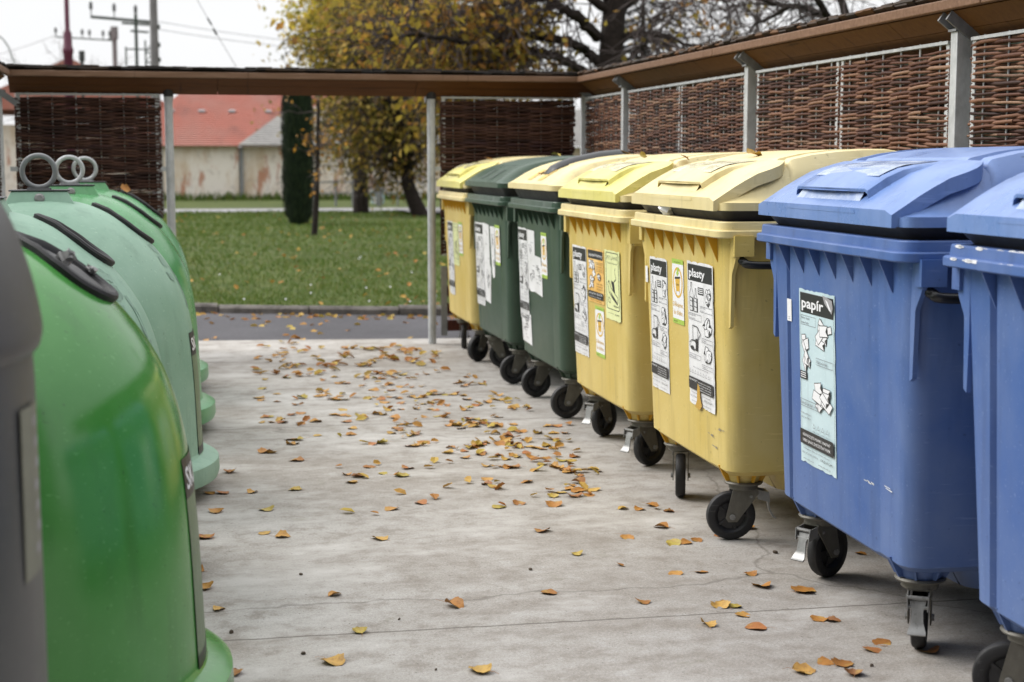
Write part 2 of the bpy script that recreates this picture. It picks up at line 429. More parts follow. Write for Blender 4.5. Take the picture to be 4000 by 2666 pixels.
def art_pet(S, W, H):
    S.sheet(W, H, 'paper_lime')
    S.rect(W*.07, H*.03, W*.86, H*.82, 'ink', .016); S.rect(W*.10, H*.042, W*.80, H*.796, 'paper_lime', .014)
    S.text('PET LÁHVE', W*.5, H*.135, H*.055, 'ink', W*.72, 'c'); S.text('Prosíme sešlápnout!', W*.5, H*.195, H*.028, 'ink', W*.68, 'c')
    S.line([(W*.70, H*.24), (W*.66, H*.30), (W*.74, H*.40), (W*.60, H*.44), (W*.56, H*.52), (W*.42, H*.46)], .006)
    S.poly([(W*.40, H*.43), (W*.60, H*.45), (W*.66, H*.60), (W*.52, H*.58)], 'ink')
    S.line([(W*.18, H*.48), (W*.24, H*.60), (W*.46, H*.68), (W*.80, H*.76), (W*.84, H*.66), (W*.62, H*.60), (W*.40, H*.54), (W*.26, H*.44), (W*.18, H*.48)], .005)
    S.poly([(W*.30, H*.58), (W*.50, H*.64), (W*.78, H*.72), (W*.80, H*.76), (W*.48, H*.68)], 'ink')
    S.line([(W*.20, H*.68), (W*.34, H*.70), (W*.32, H*.76), (W*.20, H*.74), (W*.20, H*.68)], .004)
    S.text('Děkujeme!', W*.54, H*.80, H*.032, 'ink', W*.34)
    S.text('Obec je členem systému', W*.14, H*.91, H*.014, 'ink', W*.4); S.text('EKO-KOM', W*.62, H*.92, H*.026, 'ink', W*.28)
def art_torn(S, pts, w, h, seed, mat='paper'):
    """a patch of older, half peeled off sticker"""
    g = random.Random(seed); S.poly([(x*w, y*h) for x, y in pts], mat)
    for k in range(7):
        x, y = .1+.6*g.random(), .08+.75*g.random()
        S.line([(x*w, y*h), ((x+.08+.2*g.random())*w, (y+.03*g.random())*h)], .003, 'ink_grey')
    for k in range(3):
        S.doodle((.1+.4*g.random())*w, (.1+.6*g.random())*h, .4*w, .16*h, 'bag', seed+k)
# ------------------------------------------------------------------ wheeled bins (front faces -x, width along y)
XF = lambda z: .055+(1.178-z)/(1.178-.29)*.032          # front wall of the body
def section(z, x0, x1, hy, r, groove=0., n=5):
    p = []
    for cx, cy, q0 in ((x0+r, hy-r, 90), (x0+r, -hy+r, 180), (x1-r, -hy+r, 270), (x1-r, hy-r, 0)):
        for k in range(n):
            q = R(q0+90*k/(n-1)); p.append(Vector((cx+r*math.cos(q), cy+r*math.sin(q), z)))
        if q0 == 90:
            for y, dx in ((.445, 0), (.435, groove), (.415, groove), (.40, -.003), (-.33, -.003), (-.345, groove*.3), (-.36, groove*.35), (-.375, groove*.35)):
                p.append(Vector((x0+dx, y, z)))
    return p
DOME = [(0, 1.308), (.04, 1.334), (.10, 1.373), (.17, 1.410), (.25, 1.436), (.31, 1.450), (.40, 1.470), (.52, 1.485), (.65, 1.492), (.78, 1.486), (.88, 1.462), (.95, 1.41), (1.0, 1.31)]
def dome(x): return interp(DOME, x)
def caster(parent, x, y, ang, brake=False, bodymat=None):
    c = MB(); Z = Vector((0, 0, 0))
    # moulded foot with fins, plate, swivel and fork
    T = Matrix.Translation((x, y, 0)) @ Matrix.Rotation(ang, 4, 'Z')
    c.lathe([(.0, .222), (.072, .222), (.076, .228), (.072, .234), (0, .234)], 20, 0, Matrix.Translation((x, y, 0)))
    c.lathe([(.050, .198), (.056, .203), (.056, .219), (.050, .222)], 20, 0, Matrix.Translation((x, y, 0)))
    for sy in (-1, 1):
        prof = [(-.045, .203), (.052, .203), (.054, .185), (-.028, .075), (-.062, .075), (-.072, .09), (-.068, .11)]
        lo = [T @ Vector((a, sy*.0305, b)) for a, b in prof]; hi = [T @ Vector((a, sy*.0345, b)) for a, b in prof]
        c.loft([lo, hi], 0)
        c.lathe([(0, .0), (.011, .0), (.011, .008), (0, .008)], 8, 1, T @ Matrix.Translation((-.047, sy*.0345, .095)) @ Matrix.Rotation(R(-90*sy), 4, 'X'))
        c.lathe([(0, .0), (.006, .0), (.006, .004), (0, .004)], 8, 1, T @ Matrix.Translation((.025, sy*.0345, .175)) @ Matrix.Rotation(R(-90*sy), 4, 'X'))
    c.box((0, 0, 0), (.098, .070, .005), 0, None) if False else c.add([T @ Vector(p) for p in ((-.045, -.034, .204), (.052, -.034, .204), (.052, .034, .204), (-.045, .034, .204), (-.045, -.034, .199), (.052, -.034, .199), (.052, .034, .199), (-.045, .034, .199))],
          [(0,1,2,3),(7,6,5,4),(0,4,5,1),(1,5,6,2),(2,6,7,3),(3,7,4,0)], 0)
    o = c.build('caster', [M['fork'], M['chrome']], parent, sharp=40)
    w = MB(); W = T @ Matrix.Translation((-.047, 0, .096)) @ Matrix.Rotation(R(90), 4, 'X')
    w.lathe([(.066, -.020), (.084, -.022), (.092, -.018), (.0955, -.008), (.0955, .008), (.092, .018), (.084, .022), (.066, .020)], 36, 0, W)
    for sgn in (-1, 1):
        w.lathe([(0, sgn*.014), (.018, sgn*.016), (.022, sgn*.010), (.052, sgn*.006), (.060, sgn*.016), (.067, sgn*.019)], 36, 1, W)
        for k in range(5):
            q = 2*math.pi*k/5; Wk = W @ Matrix.Rotation(q, 4, 'Z') @ Matrix.Translation((.038, 0, sgn*.009))
            w.box((0, 0, 0), (.040, .010, .008), 1, None) if False else w.add([Wk @ Vector(p) for p in ((-.02, -.005, -.004), (.02, -.005, -.004), (.02, .005, -.004), (-.02, .005, -.004), (-.02, -.005, .004), (.02, -.005, .004), (.02, .005, .004), (-.02, .005, .004))],
                  [(0,3,2,1),(4,5,6,7),(0,1,5,4),(1,2,6,5),(2,3,7,6),(3,0,4,7)], 1)
    w.build('wheel', [M['black_rub'], M['hub']], o, sharp=35)
    if brake:
        b = MB()
        pth = [(.060, .186), (.085, .178), (.098, .150), (.104, .118), (.118, .094), (.128, .088)]
        hw = [.024, .024, .016, .018, .026, .026]
        top = [[T @ Vector((a, s_*h_, z_)) for s_ in (-1, 1)] for (a, z_), h_ in zip(pth, hw)]
        bot = [[T @ Vector((a-.004, s_*h_, z_-.004)) for s_ in (-1, 1)] for (a, z_), h_ in zip(pth, hw)]
        b.loft([[t[0], t[1], u[1], u[0]] for t, u in zip(top, bot)], 0)
        for zc in (.188, .160): b.tube([T @ Vector((.088, -.03, zc)), T @ Vector((.088, .03, zc))], .006, 8, 0)
        for s_ in (-1, 1): b.add([T @ Vector(p) for p in ((.05, s_*.032, .2), (.095, s_*.032, .192), (.10, s_*.030, .15), (.05, s_*.032, .165), (.05, s_*.029, .2), (.095, s_*.029, .192), (.10, s_*.027, .15), (.05, s_*.029, .165))], [(0,1,2,3),(7,6,5,4),(0,4,5,1),(1,5,6,2),(2,6,7,3),(3,7,4,0)], 0)
        b.build('brake_pedal', M['chrome'], o, sharp=35)
    return o
def bin_things(label, cat, group, loc, rz, mats, casters, lid='flap', bar='black', gap=0.):
    """mats: body, rim, lid, flap"""
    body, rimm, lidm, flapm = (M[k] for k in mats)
    root = empty('wheeled_bin', loc, rz); tag(root, label, cat, group)
    b = MB(); gv = .015 if mats[0] == 'blue' else .002
    secs = [(.268, .115, .885, .52, .055, 0), (.29, XF(.29), .905, .553, .066, gv), (.31, XF(.31), .907, .555, .068, gv), (1.178, XF(1.178), .955, .608, .062, gv)]
    b.loft([section(*s_) for s_ in secs], 0)
    # stiffening fins under the front and back rim
    for k in range(7):
        y = -.40+k*.135+.0
        y = -.465+k*.146
        for (sx, x0) in ((-1, None), (1, .955)):
            zt, zb = 1.18, 1.082
            if sx < 0: tri = [(XF(zt)-.042, zt), (XF(zt)+.01, zt), (XF(zb)+.01, zb), (XF(zb)-.001, zb)]
            else: tri = [(.985, zt), (.94, zt), (.93, zb), (.949, zb)]
            b.loft([[Vector((x, y-.0025, z)) for x, z in tri], [Vector((x, y+.0025, z)) for x, z in tri]], 1)
    # corner gussets and long ribs on both sides
    for s_ in (-1, 1):
        for x in (.075, .90):
            prof = [(.58, 1.19), (.655, 1.19), (.655, 1.12), (.640, 1.09), (.611, 1.05), (.607, 1.04), (.599, .85), (.58, .84), (.575, 1.0)]
            b.loft([[Vector((x-.007, s_*y, z)) for y, z in prof], [Vector((x+.007, s_*y, z)) for y, z in prof]], 0)
        if bar == 'box':
            b.box((.49, s_*.650, 1.09), (.84, .022, .03), 0)
            for x in (.075, .90): b.box((x, s_*.640, 1.14), (.05, .05, .11), 0)
        else:
            for x in (.075, .90): b.box((x+.02, s_*.643, 1.150), (.075, .045, .075), 0)
    # feet that take the casters
    for x in (.19, .81):
        for y in (-.42, .42):
            b.lathe([(.062, .234), (.066, .25), (.085, .30)], 14, 0, Matrix.Translation((x, y, 0)), cap=True)
            for k in range(8):
                q = 2*math.pi*k/8+.2; d = Vector((math.cos(q), math.sin(q), 0)); t = Vector((-d.y, d.x, 0))*.003
                c0 = Vector((x, y, 0))
                pr = [(.06, .236), (.076, .236), (.112, .30), (.07, .30)]
                b.loft([[c0+d*a+t+Vector((0, 0, z)) for a, z in pr], [c0+d*a-t+Vector((0, 0, z)) for a, z in pr]], 1)
    # belly between the casters
    b.loft([section(.185, .34, .66, .44, .08), section(.27, .29, .71, .53, .05)], 0)
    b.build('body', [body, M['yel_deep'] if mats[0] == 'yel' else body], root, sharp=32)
    r = MB()
    r.loft([section(1.178, .006, 1.0, .645, .055), section(1.182, .0, 1.005, .650, .06), section(1.203, .0, 1.005, .650, .06), section(1.207, .004, 1.0, .646, .06),
            section(1.2075, .014, .99, .636, .055), section(1.234, .016, .988, .634, .055), section(1.238, .020, .984, .630, .05), section(1.238, .055, .95, .594, .05), section(1.19, .06, .945, .589, .05)], 0)
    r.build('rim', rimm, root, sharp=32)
    if bar == 'black':
        for s_ in (-1, 1):
            h = MB(); h.tube(catmull([(.09, s_*.63, 1.105), (.10, s_*.648, 1.092), (.15, s_*.662, 1.080), (.5, s_*.664, 1.08), (.85, s_*.662, 1.080), (.90, s_*.648, 1.092), (.91, s_*.63, 1.105)], 5), .0155, 10, 0)
            h.build('side_handle', M['black_pl'], root, sharp=50)
    sl = MB(); sl.loft([section(1.236, .062, .945, .582, .05), section(1.275+gap, .030, .968, .608, .05)], 0); sl.build('seal', M['seal'], root, sharp=32)
    # lid
    G = gap
    def lidz(x, y):
        hw = .635; e = abs(y)/hw
        sh = 1-smooth(.80, 1.0, e)**1.3
        return 1.303+G*(1-x)+(dome(x)-1.303)*sh
    l = MB()
    xs = [0, .008, .03, .06, .1, .15, .2, .26, .32, .4, .5, .6, .7, .8, .88, .93, .965, .99, 1.0]
    ys = [q_*.635/.6 for q_ in (-.60, -.597, -.58, -.56, -.54, -.52, -.50, -.47, -.4, -.2, 0, .2, .4, .47, .5, .52, .54, .56, .58, .597, .60)]
    drop = (lambda x, y: .005*(1-smooth(.285, .303, x)) if abs(y) < .593 else 0.) if lid == 'flap' else (lambda x, y: 0.)
    x0_ = .022 if lid == 'flap' else .0
    def corner(x, y):   # rounded plan corners
        c = .05; dx = max(0, c-x); dy = max(0, abs(y)-(.635-c))
        if dx > 0 and dy > 0:
            m_ = max(dx, dy)/c; hyp = math.hypot(dx, dy)/c
            if hyp > 1e-6: f_ = m_/hyp; return c-dx*f_, math.copysign(.635-c+dy*f_, y)
        return x, y
    def lp(x, y):
        xx, yy = corner(x, y)
        z = lidz(xx, yy)-drop(xx, yy)
        return Vector((x0_+xx*(1-x0_), yy, z))
    l.grid(lp, xs, ys, 0)
    edge = [(x, -.635) for x in xs]+[(1.0, y) for y in ys[1:]]+[(x, .635) for x in xs[::-1][1:]]+[(0, y) for y in ys[::-1][1:-1]]
    rim1 = [lp(x, y) for x, y in edge]
    rim2 = [Vector((p.x, p.y, 1.274+G*(1-p.x))) for p in rim1]
    rim3 = [Vector((.5+(p.x-.5)*.97, p.y*.97, p.z)) for p in rim2]
    l.loft([rim1, rim2, rim3], 0, False, False)
    if lid == 'flap':
        for (ya, yb) in ((-.635, -.50), (-.43, .43), (.50, .635)):   # raised back edge and hinge blocks
            l.grid(lambda x, y: Vector((x, y*.93, lidz(min(x, 1), y*.93)-.007+.021*smooth(.298, .318, x)*(1-smooth(.75, .9, x))*min(1, (yb-y)/.012, (y-ya)/.012))), [.298, .312, .32, .335, .4, .5, .6, .7, .8, .9], [ya, ya+.012]+lin(ya+.03, yb-.03, 3)+[yb-.012, yb], 0)
    else:
        for k in range(9):
            y = -.28+k*.07
            l.grid(lambda x, v, y=y: Vector((x, y+v, lidz(x, y)+.005*(1-abs(v)/.012))), lin(.2, .62, 8), (-.012, 0, .012), 0)
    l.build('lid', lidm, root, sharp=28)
    if lid == 'flap':
        f = MB()
        def fz(x, y):
            e = smooth(.535, .582, abs(y)); return dome(x)+.012+G*(1-x)-.012*e
        fx = [0, .012, .04, .08, .12, .17, .22, .26, .285, .30]
        fy = [-.585, -.582, -.567, -.535, -.42, -.25, 0, .25, .42, .535, .567, .582, .585]
        def fp(x, y):
            c = .09; dx = max(0, x-(.30-c)); dy = max(0, abs(y)-(.585-c)); xx, yy = x, y
            if dx > 0 and dy > 0:
                m_ = max(dx, dy); f_ = m_/math.hypot(dx, dy); xx = .30-c+dx*f_; yy = math.copysign(.585-c+dy*f_, y)
            return Vector((xx, yy, fz(xx, yy)))
        f.grid(fp, fx, fy, 0)
        ed = [(x, -.585) for x in fx]+[(.30, y) for y in fy[1:]]+[(x, .585) for x in fx[::-1][1:]]+[(0, y) for y in fy[::-1][1:-1]]
        r1 = [fp(*p) for p in ed]
        def low(p): return Vector((p.x, p.y, max(1.272+G, p.z-.045) if p.x > .02 else 1.272+G))
        r2 = [low(p) for p in r1]; r3 = [Vector((.15+(p.x-.15)*.96, p.y*.98, p.z)) for p in r2]
        f.loft([r1, r2, r3], 0, False, False)
        # hood over the grip, open to the front
        def hz(x): return dome(x)+.012+G*(1-x)+.030*(1-smooth(.10, .30, x))
        hx = [.040, .06, .1, .15, .2, .25, .295]
        hy = [-.315, -.305, -.29, -.15, 0, .15, .29, .305, .315]
        def hp(x, y): return Vector((x+.012*(abs(y)/.3)**2-.012, y, hz(x) if abs(y) < .30 else (hz(x)-.006 if abs(y) < .31 else dome(x)+.008+G*(1-x))))
        f.grid(hp, hx, hy, 0)
        f.loft([[hp(.040, y) for y in hy]+[hp(.040, y)-Vector((0, 0, .009)) for y in hy[::-1]], [hp(.075, y)-Vector((0, 0, .002)) for y in hy]+[hp(.075, y)-Vector((0, 0, .011)) for y in hy[::-1]]], 0)
        f.box((.006, 0, 1.309+G), (.014, .62, .010), 0)       # ledge below the grip
        f.add([Vector(p) for p in ((.016, -.28, 1.318+G), (.016, .28, 1.318+G), (.050, .265, hz(.05)-.012), (.050, -.265, hz(.05)-.012))], [(0, 1, 2, 3)], 1)
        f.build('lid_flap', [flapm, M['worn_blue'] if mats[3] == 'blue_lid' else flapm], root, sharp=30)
        if lid == 'flap' and flapm is not M['none']:
            w = MB(); w.grid(lambda x, y: Vector((x-.006, y, hz(x)+.0015)), lin(.095, .285, 8), lin(-.27, .26, 5), 0)
            w.build('worn_label', M['worn_blue'] if mats[3] == 'blue_lid' else M['worn_yel'], root, sharp=60)
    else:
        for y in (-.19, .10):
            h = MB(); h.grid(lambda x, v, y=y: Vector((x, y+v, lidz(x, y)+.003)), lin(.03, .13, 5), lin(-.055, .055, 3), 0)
            h.build('grip_recess_shade', M['recess_y'] if lidm is M['yel_pale'] else M['recess_g'], root, sharp=40)
    for (x, y, a, br) in casters: caster(root, x, y, R(a), br)
    return root
def face_put(yL, zT):
    """surface of a bin front: s runs right (towards -y), t runs down"""
    return lambda s, t, L: Vector((XF(zT-t)-.0045-L, yL-s, zT-t))
M['none'] = simple('unused_print', (1, 1, 1))
M['recess_y'] = simple('shaded_yellow_recess', (.62, .42, .10), .5); M['recess_g'] = simple('shaded_green_recess', (.02, .045, .028), .5)  # grip recesses are flat patches with their shade put into the colour
_m, _nt, _b = new_mat('worn_clear_label')
_n = noise(_nt, coords(_nt, (1, 1, 1)), 9, 6, .7)
_nt.links.new(mix(_nt, ramp(_nt, _n, [(.42, 0.), (.58, 1.)]), (.62, .62, .56), (.80, .80, .80)), _b.inputs['Base Color']); M['worn'] = _m
def worn(name, a, bc):
    m, nt, b = new_mat(name); n1 = noise(nt, coords(nt, (3, 1, 1)), 7, 6, .7)
    nt.links.new(mix(nt, ramp(nt, n1, [(.42, 0.), (.60, 1.)]), a, bc), b.inputs['Base Color']); nt.links.new(ramp(nt, n1, [(.3, .12), (.7, .4)]), b.inputs['Roughness']); return m
M['worn_blue'] = worn('worn_film_on_blue', (.20, .28, .48), (.40, .47, .60)); M['worn_yel'] = worn('worn_film_on_yellow', (.50, .45, .24), (.68, .64, .47))
# ------------------------------------------------------------------ the row of wheeled bins
GB = 'wheeled bins lined up along the wicker fence'
CAT = 'wheeled bin'
YM = ('yel', 'yel_pale', 'yel_pale'); 
def st(root, name, yL, zT, fn, *a, label=None, rot=0.):
    p0 = face_put(yL, zT); cr, sr = math.cos(R(rot)), math.sin(R(rot))
    S = Sticker((lambda s, t, L: p0(s*cr-t*sr, s*sr+t*cr, L)) if rot else p0); fn(S, *a); return S.build(name, root, label)
def art_label(S, W, H): S.rect(0, 0, W, H, 'white'); S.line([(W*.3, H*.82), (W*.7, H*.82)], .002, 'ink_grey'); S.line([(W*.3, H*.9), (W*.7, H*.9)], .002, 'ink_grey')
def torn_hole(S):
    S.poly([(.13, .0), (.155, .015), (.16, .055), (.18, .085), (.15, .105), (.09, .10), (.115, .07), (.12, .03)], 'bare')
# farthest, beside the post
b0 = bin_things('yellow wheeled bin with a lemon lid, farthest in the row beside the round post', CAT, GB, (2.09, 11.71, 0), R(-1.5), ('yel', 'yel_pale', 'yel_pale', 'yel_lemon'),
    [(.19, -.42, 35, False), (.19, .42, 80, False), (.81, -.42, 20, False), (.81, .42, 60, False)], bar='box')
st(b0, 'sorting_sticker', .40, 1.01, art_plasty, .27, .57, 'paper', 11); st(b0, 'bottle_sticker', .13, 1.006, art_pet, .27, .325, label='pale lime sticker about bottles'); st(b0, 'thanks_sticker', -.15, 1.017, art_thanks, .17, .25)
b1 = bin_things('dark green wheeled bin with a matching dark green rounded lid', CAT, GB, (2.09, 10.46, 0), R(-.6), ('green', 'green', 'green', 'green'),
    [(.19, -.42, 6, False), (.19, .42, 168, False), (.81, -.42, 10, False), (.81, .42, 30, False)], lid='round', bar='box', gap=.02)
st(b1, 'sorting_sticker', .50, 1.04, art_plasty, .30, .58, 'paper', 21)
st(b1, 'torn_sticker', .20, 1.046, art_torn, [(0, 0), (.9, .02), (.86, .5), (1, .55), (.8, 1), (.05, .98)], .25, .55, 3)
st(b1, 'torn_sticker', -.06, 1.03, art_torn, [(0, 0), (1, .0), (.9, .6), (.8, .97), (.4, 1), (.2, .9)], .15, .35, 4)
st(b1, 'thanks_sticker', -.22, 1.044, art_thanks, .16, .265)
b2 = bin_things('dark green wheeled bin with a pale yellow rounded lid and a black strip on it', CAT, GB, (2.085, 9.02, 0), R(-1.2), ('green', 'green', 'yel_pale', 'yel_pale'),
    [(.19, -.42, 4, False), (.19, .42, 8, False), (.81, -.42, 15, False), (.81, .42, 5, False)], lid='round', bar='box', gap=.025)
st(b2, 'sorting_sticker', .54, 1.058, art_plasty, .265, .565, 'paper', 31)
st(b2, 'torn_sticker', .27, 1.054, art_torn, [(0, 0), (1, .01), (.96, .98), (.3, 1), (.02, .95)], .21, .375, 5)
st(b2, 'torn_sticker', .07, .905, art_torn, [(0, 0), (.9, .02), (.92, .2), (1, .25), (1, 1), (0, .94)], .19, .235, 6)
st(b2, 'thanks_sticker', -.12, 1.052, art_thanks, .15, .265)
st(b2, 'torn_sticker', .52, .535, art_torn, [(0, .05), (.25, .12), (.95, 0), (1, 1), (.1, .95), (.05, .4)], .30, .19, 7)
sl = MB(); sl.grid(lambda x, v: Vector((x, v-.13, dome(x)+.025*(1-x)+.006+.030*(1-(v/.072)**2)*min(1, (x-.08)/.03, (.56-x)/.03))), [.081, .095, .11]+lin(.15, .5, 8)+[.53, .545, .559], (-.072, -.062, -.04, 0, .04, .062, .072), 0); sl.build('slot_cover', M['black_pl'], b2, sharp=40)
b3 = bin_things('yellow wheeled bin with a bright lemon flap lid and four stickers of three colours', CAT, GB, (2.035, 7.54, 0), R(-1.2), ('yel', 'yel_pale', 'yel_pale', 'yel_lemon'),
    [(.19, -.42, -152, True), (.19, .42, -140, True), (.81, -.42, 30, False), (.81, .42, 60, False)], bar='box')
st(b3, 'sorting_sticker', .49, 1.026, art_plasty, .30, .57, 'paper', 41); st(b3, 'carton_sticker', .165, 1.026, art_cartons, .325, .27, label='orange sticker about drink cartons')
st(b3, 'bottle_sticker', -.185, 1.036, art_pet, .275, .337, label='pale lime sticker about bottles'); st(b3, 'thanks_sticker', .035, .742, art_thanks, .175, .253)
b4 = bin_things('yellow wheeled bin with bleached cream lid and two tall white stickers', CAT, GB, (1.985, 6.055, 0), R(-2), ('yel', 'yel_pale', 'yel_pale', 'yel_pale'),
    [(.19, -.42, -8, True), (.19, .42, 73, False), (.81, -.42, 20, False), (.81, .42, 60, False)], bar='black', gap=.004)
st(b4, 'sorting_sticker', .475, 1.051, art_plasty, .27, .572, 'paper', 51)
st(b4, 'thanks_sticker', .13, 1.061, art_thanks, .16, .266)
def art_plasty_torn(S, *a):
    art_plasty(S, *a); p = S.put; S.put = lambda s, t, L: p(s, t+.48, L); torn_hole(S)
st(b4, 'sorting_sticker', -.085, 1.066, art_plasty_torn, .335, .575, 'paper', 61, label='torn white sticker')
st(b4, 'inventory_label', .548, 1.004, art_label, .036, .071)
b5 = bin_things('blue wheeled bin with a pale blue paper sticker on its front', CAT, GB, (2.0, 4.61, 0), R(-3.2), ('blue', 'blue', 'blue_lid', 'blue_lid'),
    [(.19, -.42, -117, True), (.19, .42, -148, True), (.81, -.42, 20, False), (.81, .42, 60, False)], bar='black')
def art_papir(S, W, H):
    art_plasty(S, W, H, 'paper_blue', 71, 'papír')
    S.poly([(W*.72, H*.01), (W*.98, H*.03), (W, H*.07), (W*.97, H*.105), (W*.88, H*.08), (W*.78, H*.055)], 'grime')
    S.poly([(W*.80, H*.03), (W*.86, H*.04), (W*.96, H*.09), (W*.90, H*.085)], 'white')
st(b5, 'sorting_sticker', .305, 1.036, art_papir, .328, .587); st(b5, 'inventory_label', .428, .99, art_label, .044, .076)
b6 = bin_things('blue wheeled bin with paint-chipped rim, cut off at the right edge of the view', CAT, GB, (1.99, 3.215, 0), R(-2.5), ('blue', 'blue', 'blue_lid', 'blue_lid'),
    [(.19, -.42, -80, True), (.19, .42, -30, False), (.81, -.42, 20, False), (.81, .42, 60, False)], bar='black')
rg = random.Random(5)
for k in range(26):
    y = .59-.42*rg.random()-.05; x, z = (.0145, 1.236) if k % 2 else (-.0008, 1.2035)
    q = [(0, 0)]; r0 = .004+.008*rg.random()
    ch = MB(); ch.add([Vector((x-.0006, y+r0*2.2*math.cos(a), z-.002+r0*.45*math.sin(a))) for a in lin(0, 5.5, 7)], [tuple(range(7))]); ch.build('paint_chip', M['white'], b6, sharp=0)

# scuffs on the bodies
for b, pts in ((b4, [(-.49, .44), (-.36, .40), (-.40, .36)]), (b5, [(-.44, .50), (-.30, .49)])):
    s = MB()
    for (y, z) in pts:
        for k in range(6):
            y1 = y+rg.uniform(-.03, .03); z1 = z+rg.uniform(-.004, .004)
            s.add([Vector((XF(z1)-.0035, y1+dy, z1+dz)) for dy, dz in ((0, 0), (.022, .001), (.024, .003), (.002, .002))], [(0, 1, 2, 3)])
    s.build('scuff_mark', M['ink_grey'] if b is b4 else M['worn'], b, sharp=0)
# ------------------------------------------------------------------ green bell containers for glass
GP = dict(bright=((.045, .235, .045), (.075, .33, .075), .16), pale=((.215, .44, .295), (.27, .50, .35), .5))
M['gl_bright'] = plastic('glossy_green_grp', (.052, .245, .045), (.090, .31, .075), .14, 1.6, .6, .55, 3.)
M['gl_pale'] = plastic('chalky_green_grp', (.225, .385, .285), (.315, .475, .375), .5, 2.2, .6, .3, 3.)
M['gl_mid'] = plastic('green_grp', (.055, .26, .075), (.16, .40, .20), .24, 1.6, .3, .5, 3.)
PROF = [(0, 1.296), (.12, 1.290), (.2, 1.273), (.29, 1.237), (.37, 1.187), (.445, 1.122), (.51, 1.045), (.566, .955), (.60, .87), (.623, .78), (.64, .66), (.652, .5), (.660, .3), (.664, .19)]
def dome_r(z): return interp([(b_, a_) for a_, b_ in PROF[::-1]], z)
PF = catmull([(r_, 0, z_) for r_, z_ in PROF], 4)
def on_dome(az, z, L=0.):
    """point on the shell at azimuth az (0 = towards the aisle, +x) and height z"""
    r_ = dome_r(z)
    dz = .01; nr = (dome_r(z-dz)-dome_r(z+dz)); n = Vector((2*dz, 0, nr)).normalized()
    p = Vector((r_+n.x*L, 0, z+n.z*L))
    c, s = math.cos(az), math.sin(az)
    return Vector((p.x*c, p.x*s, p.z))
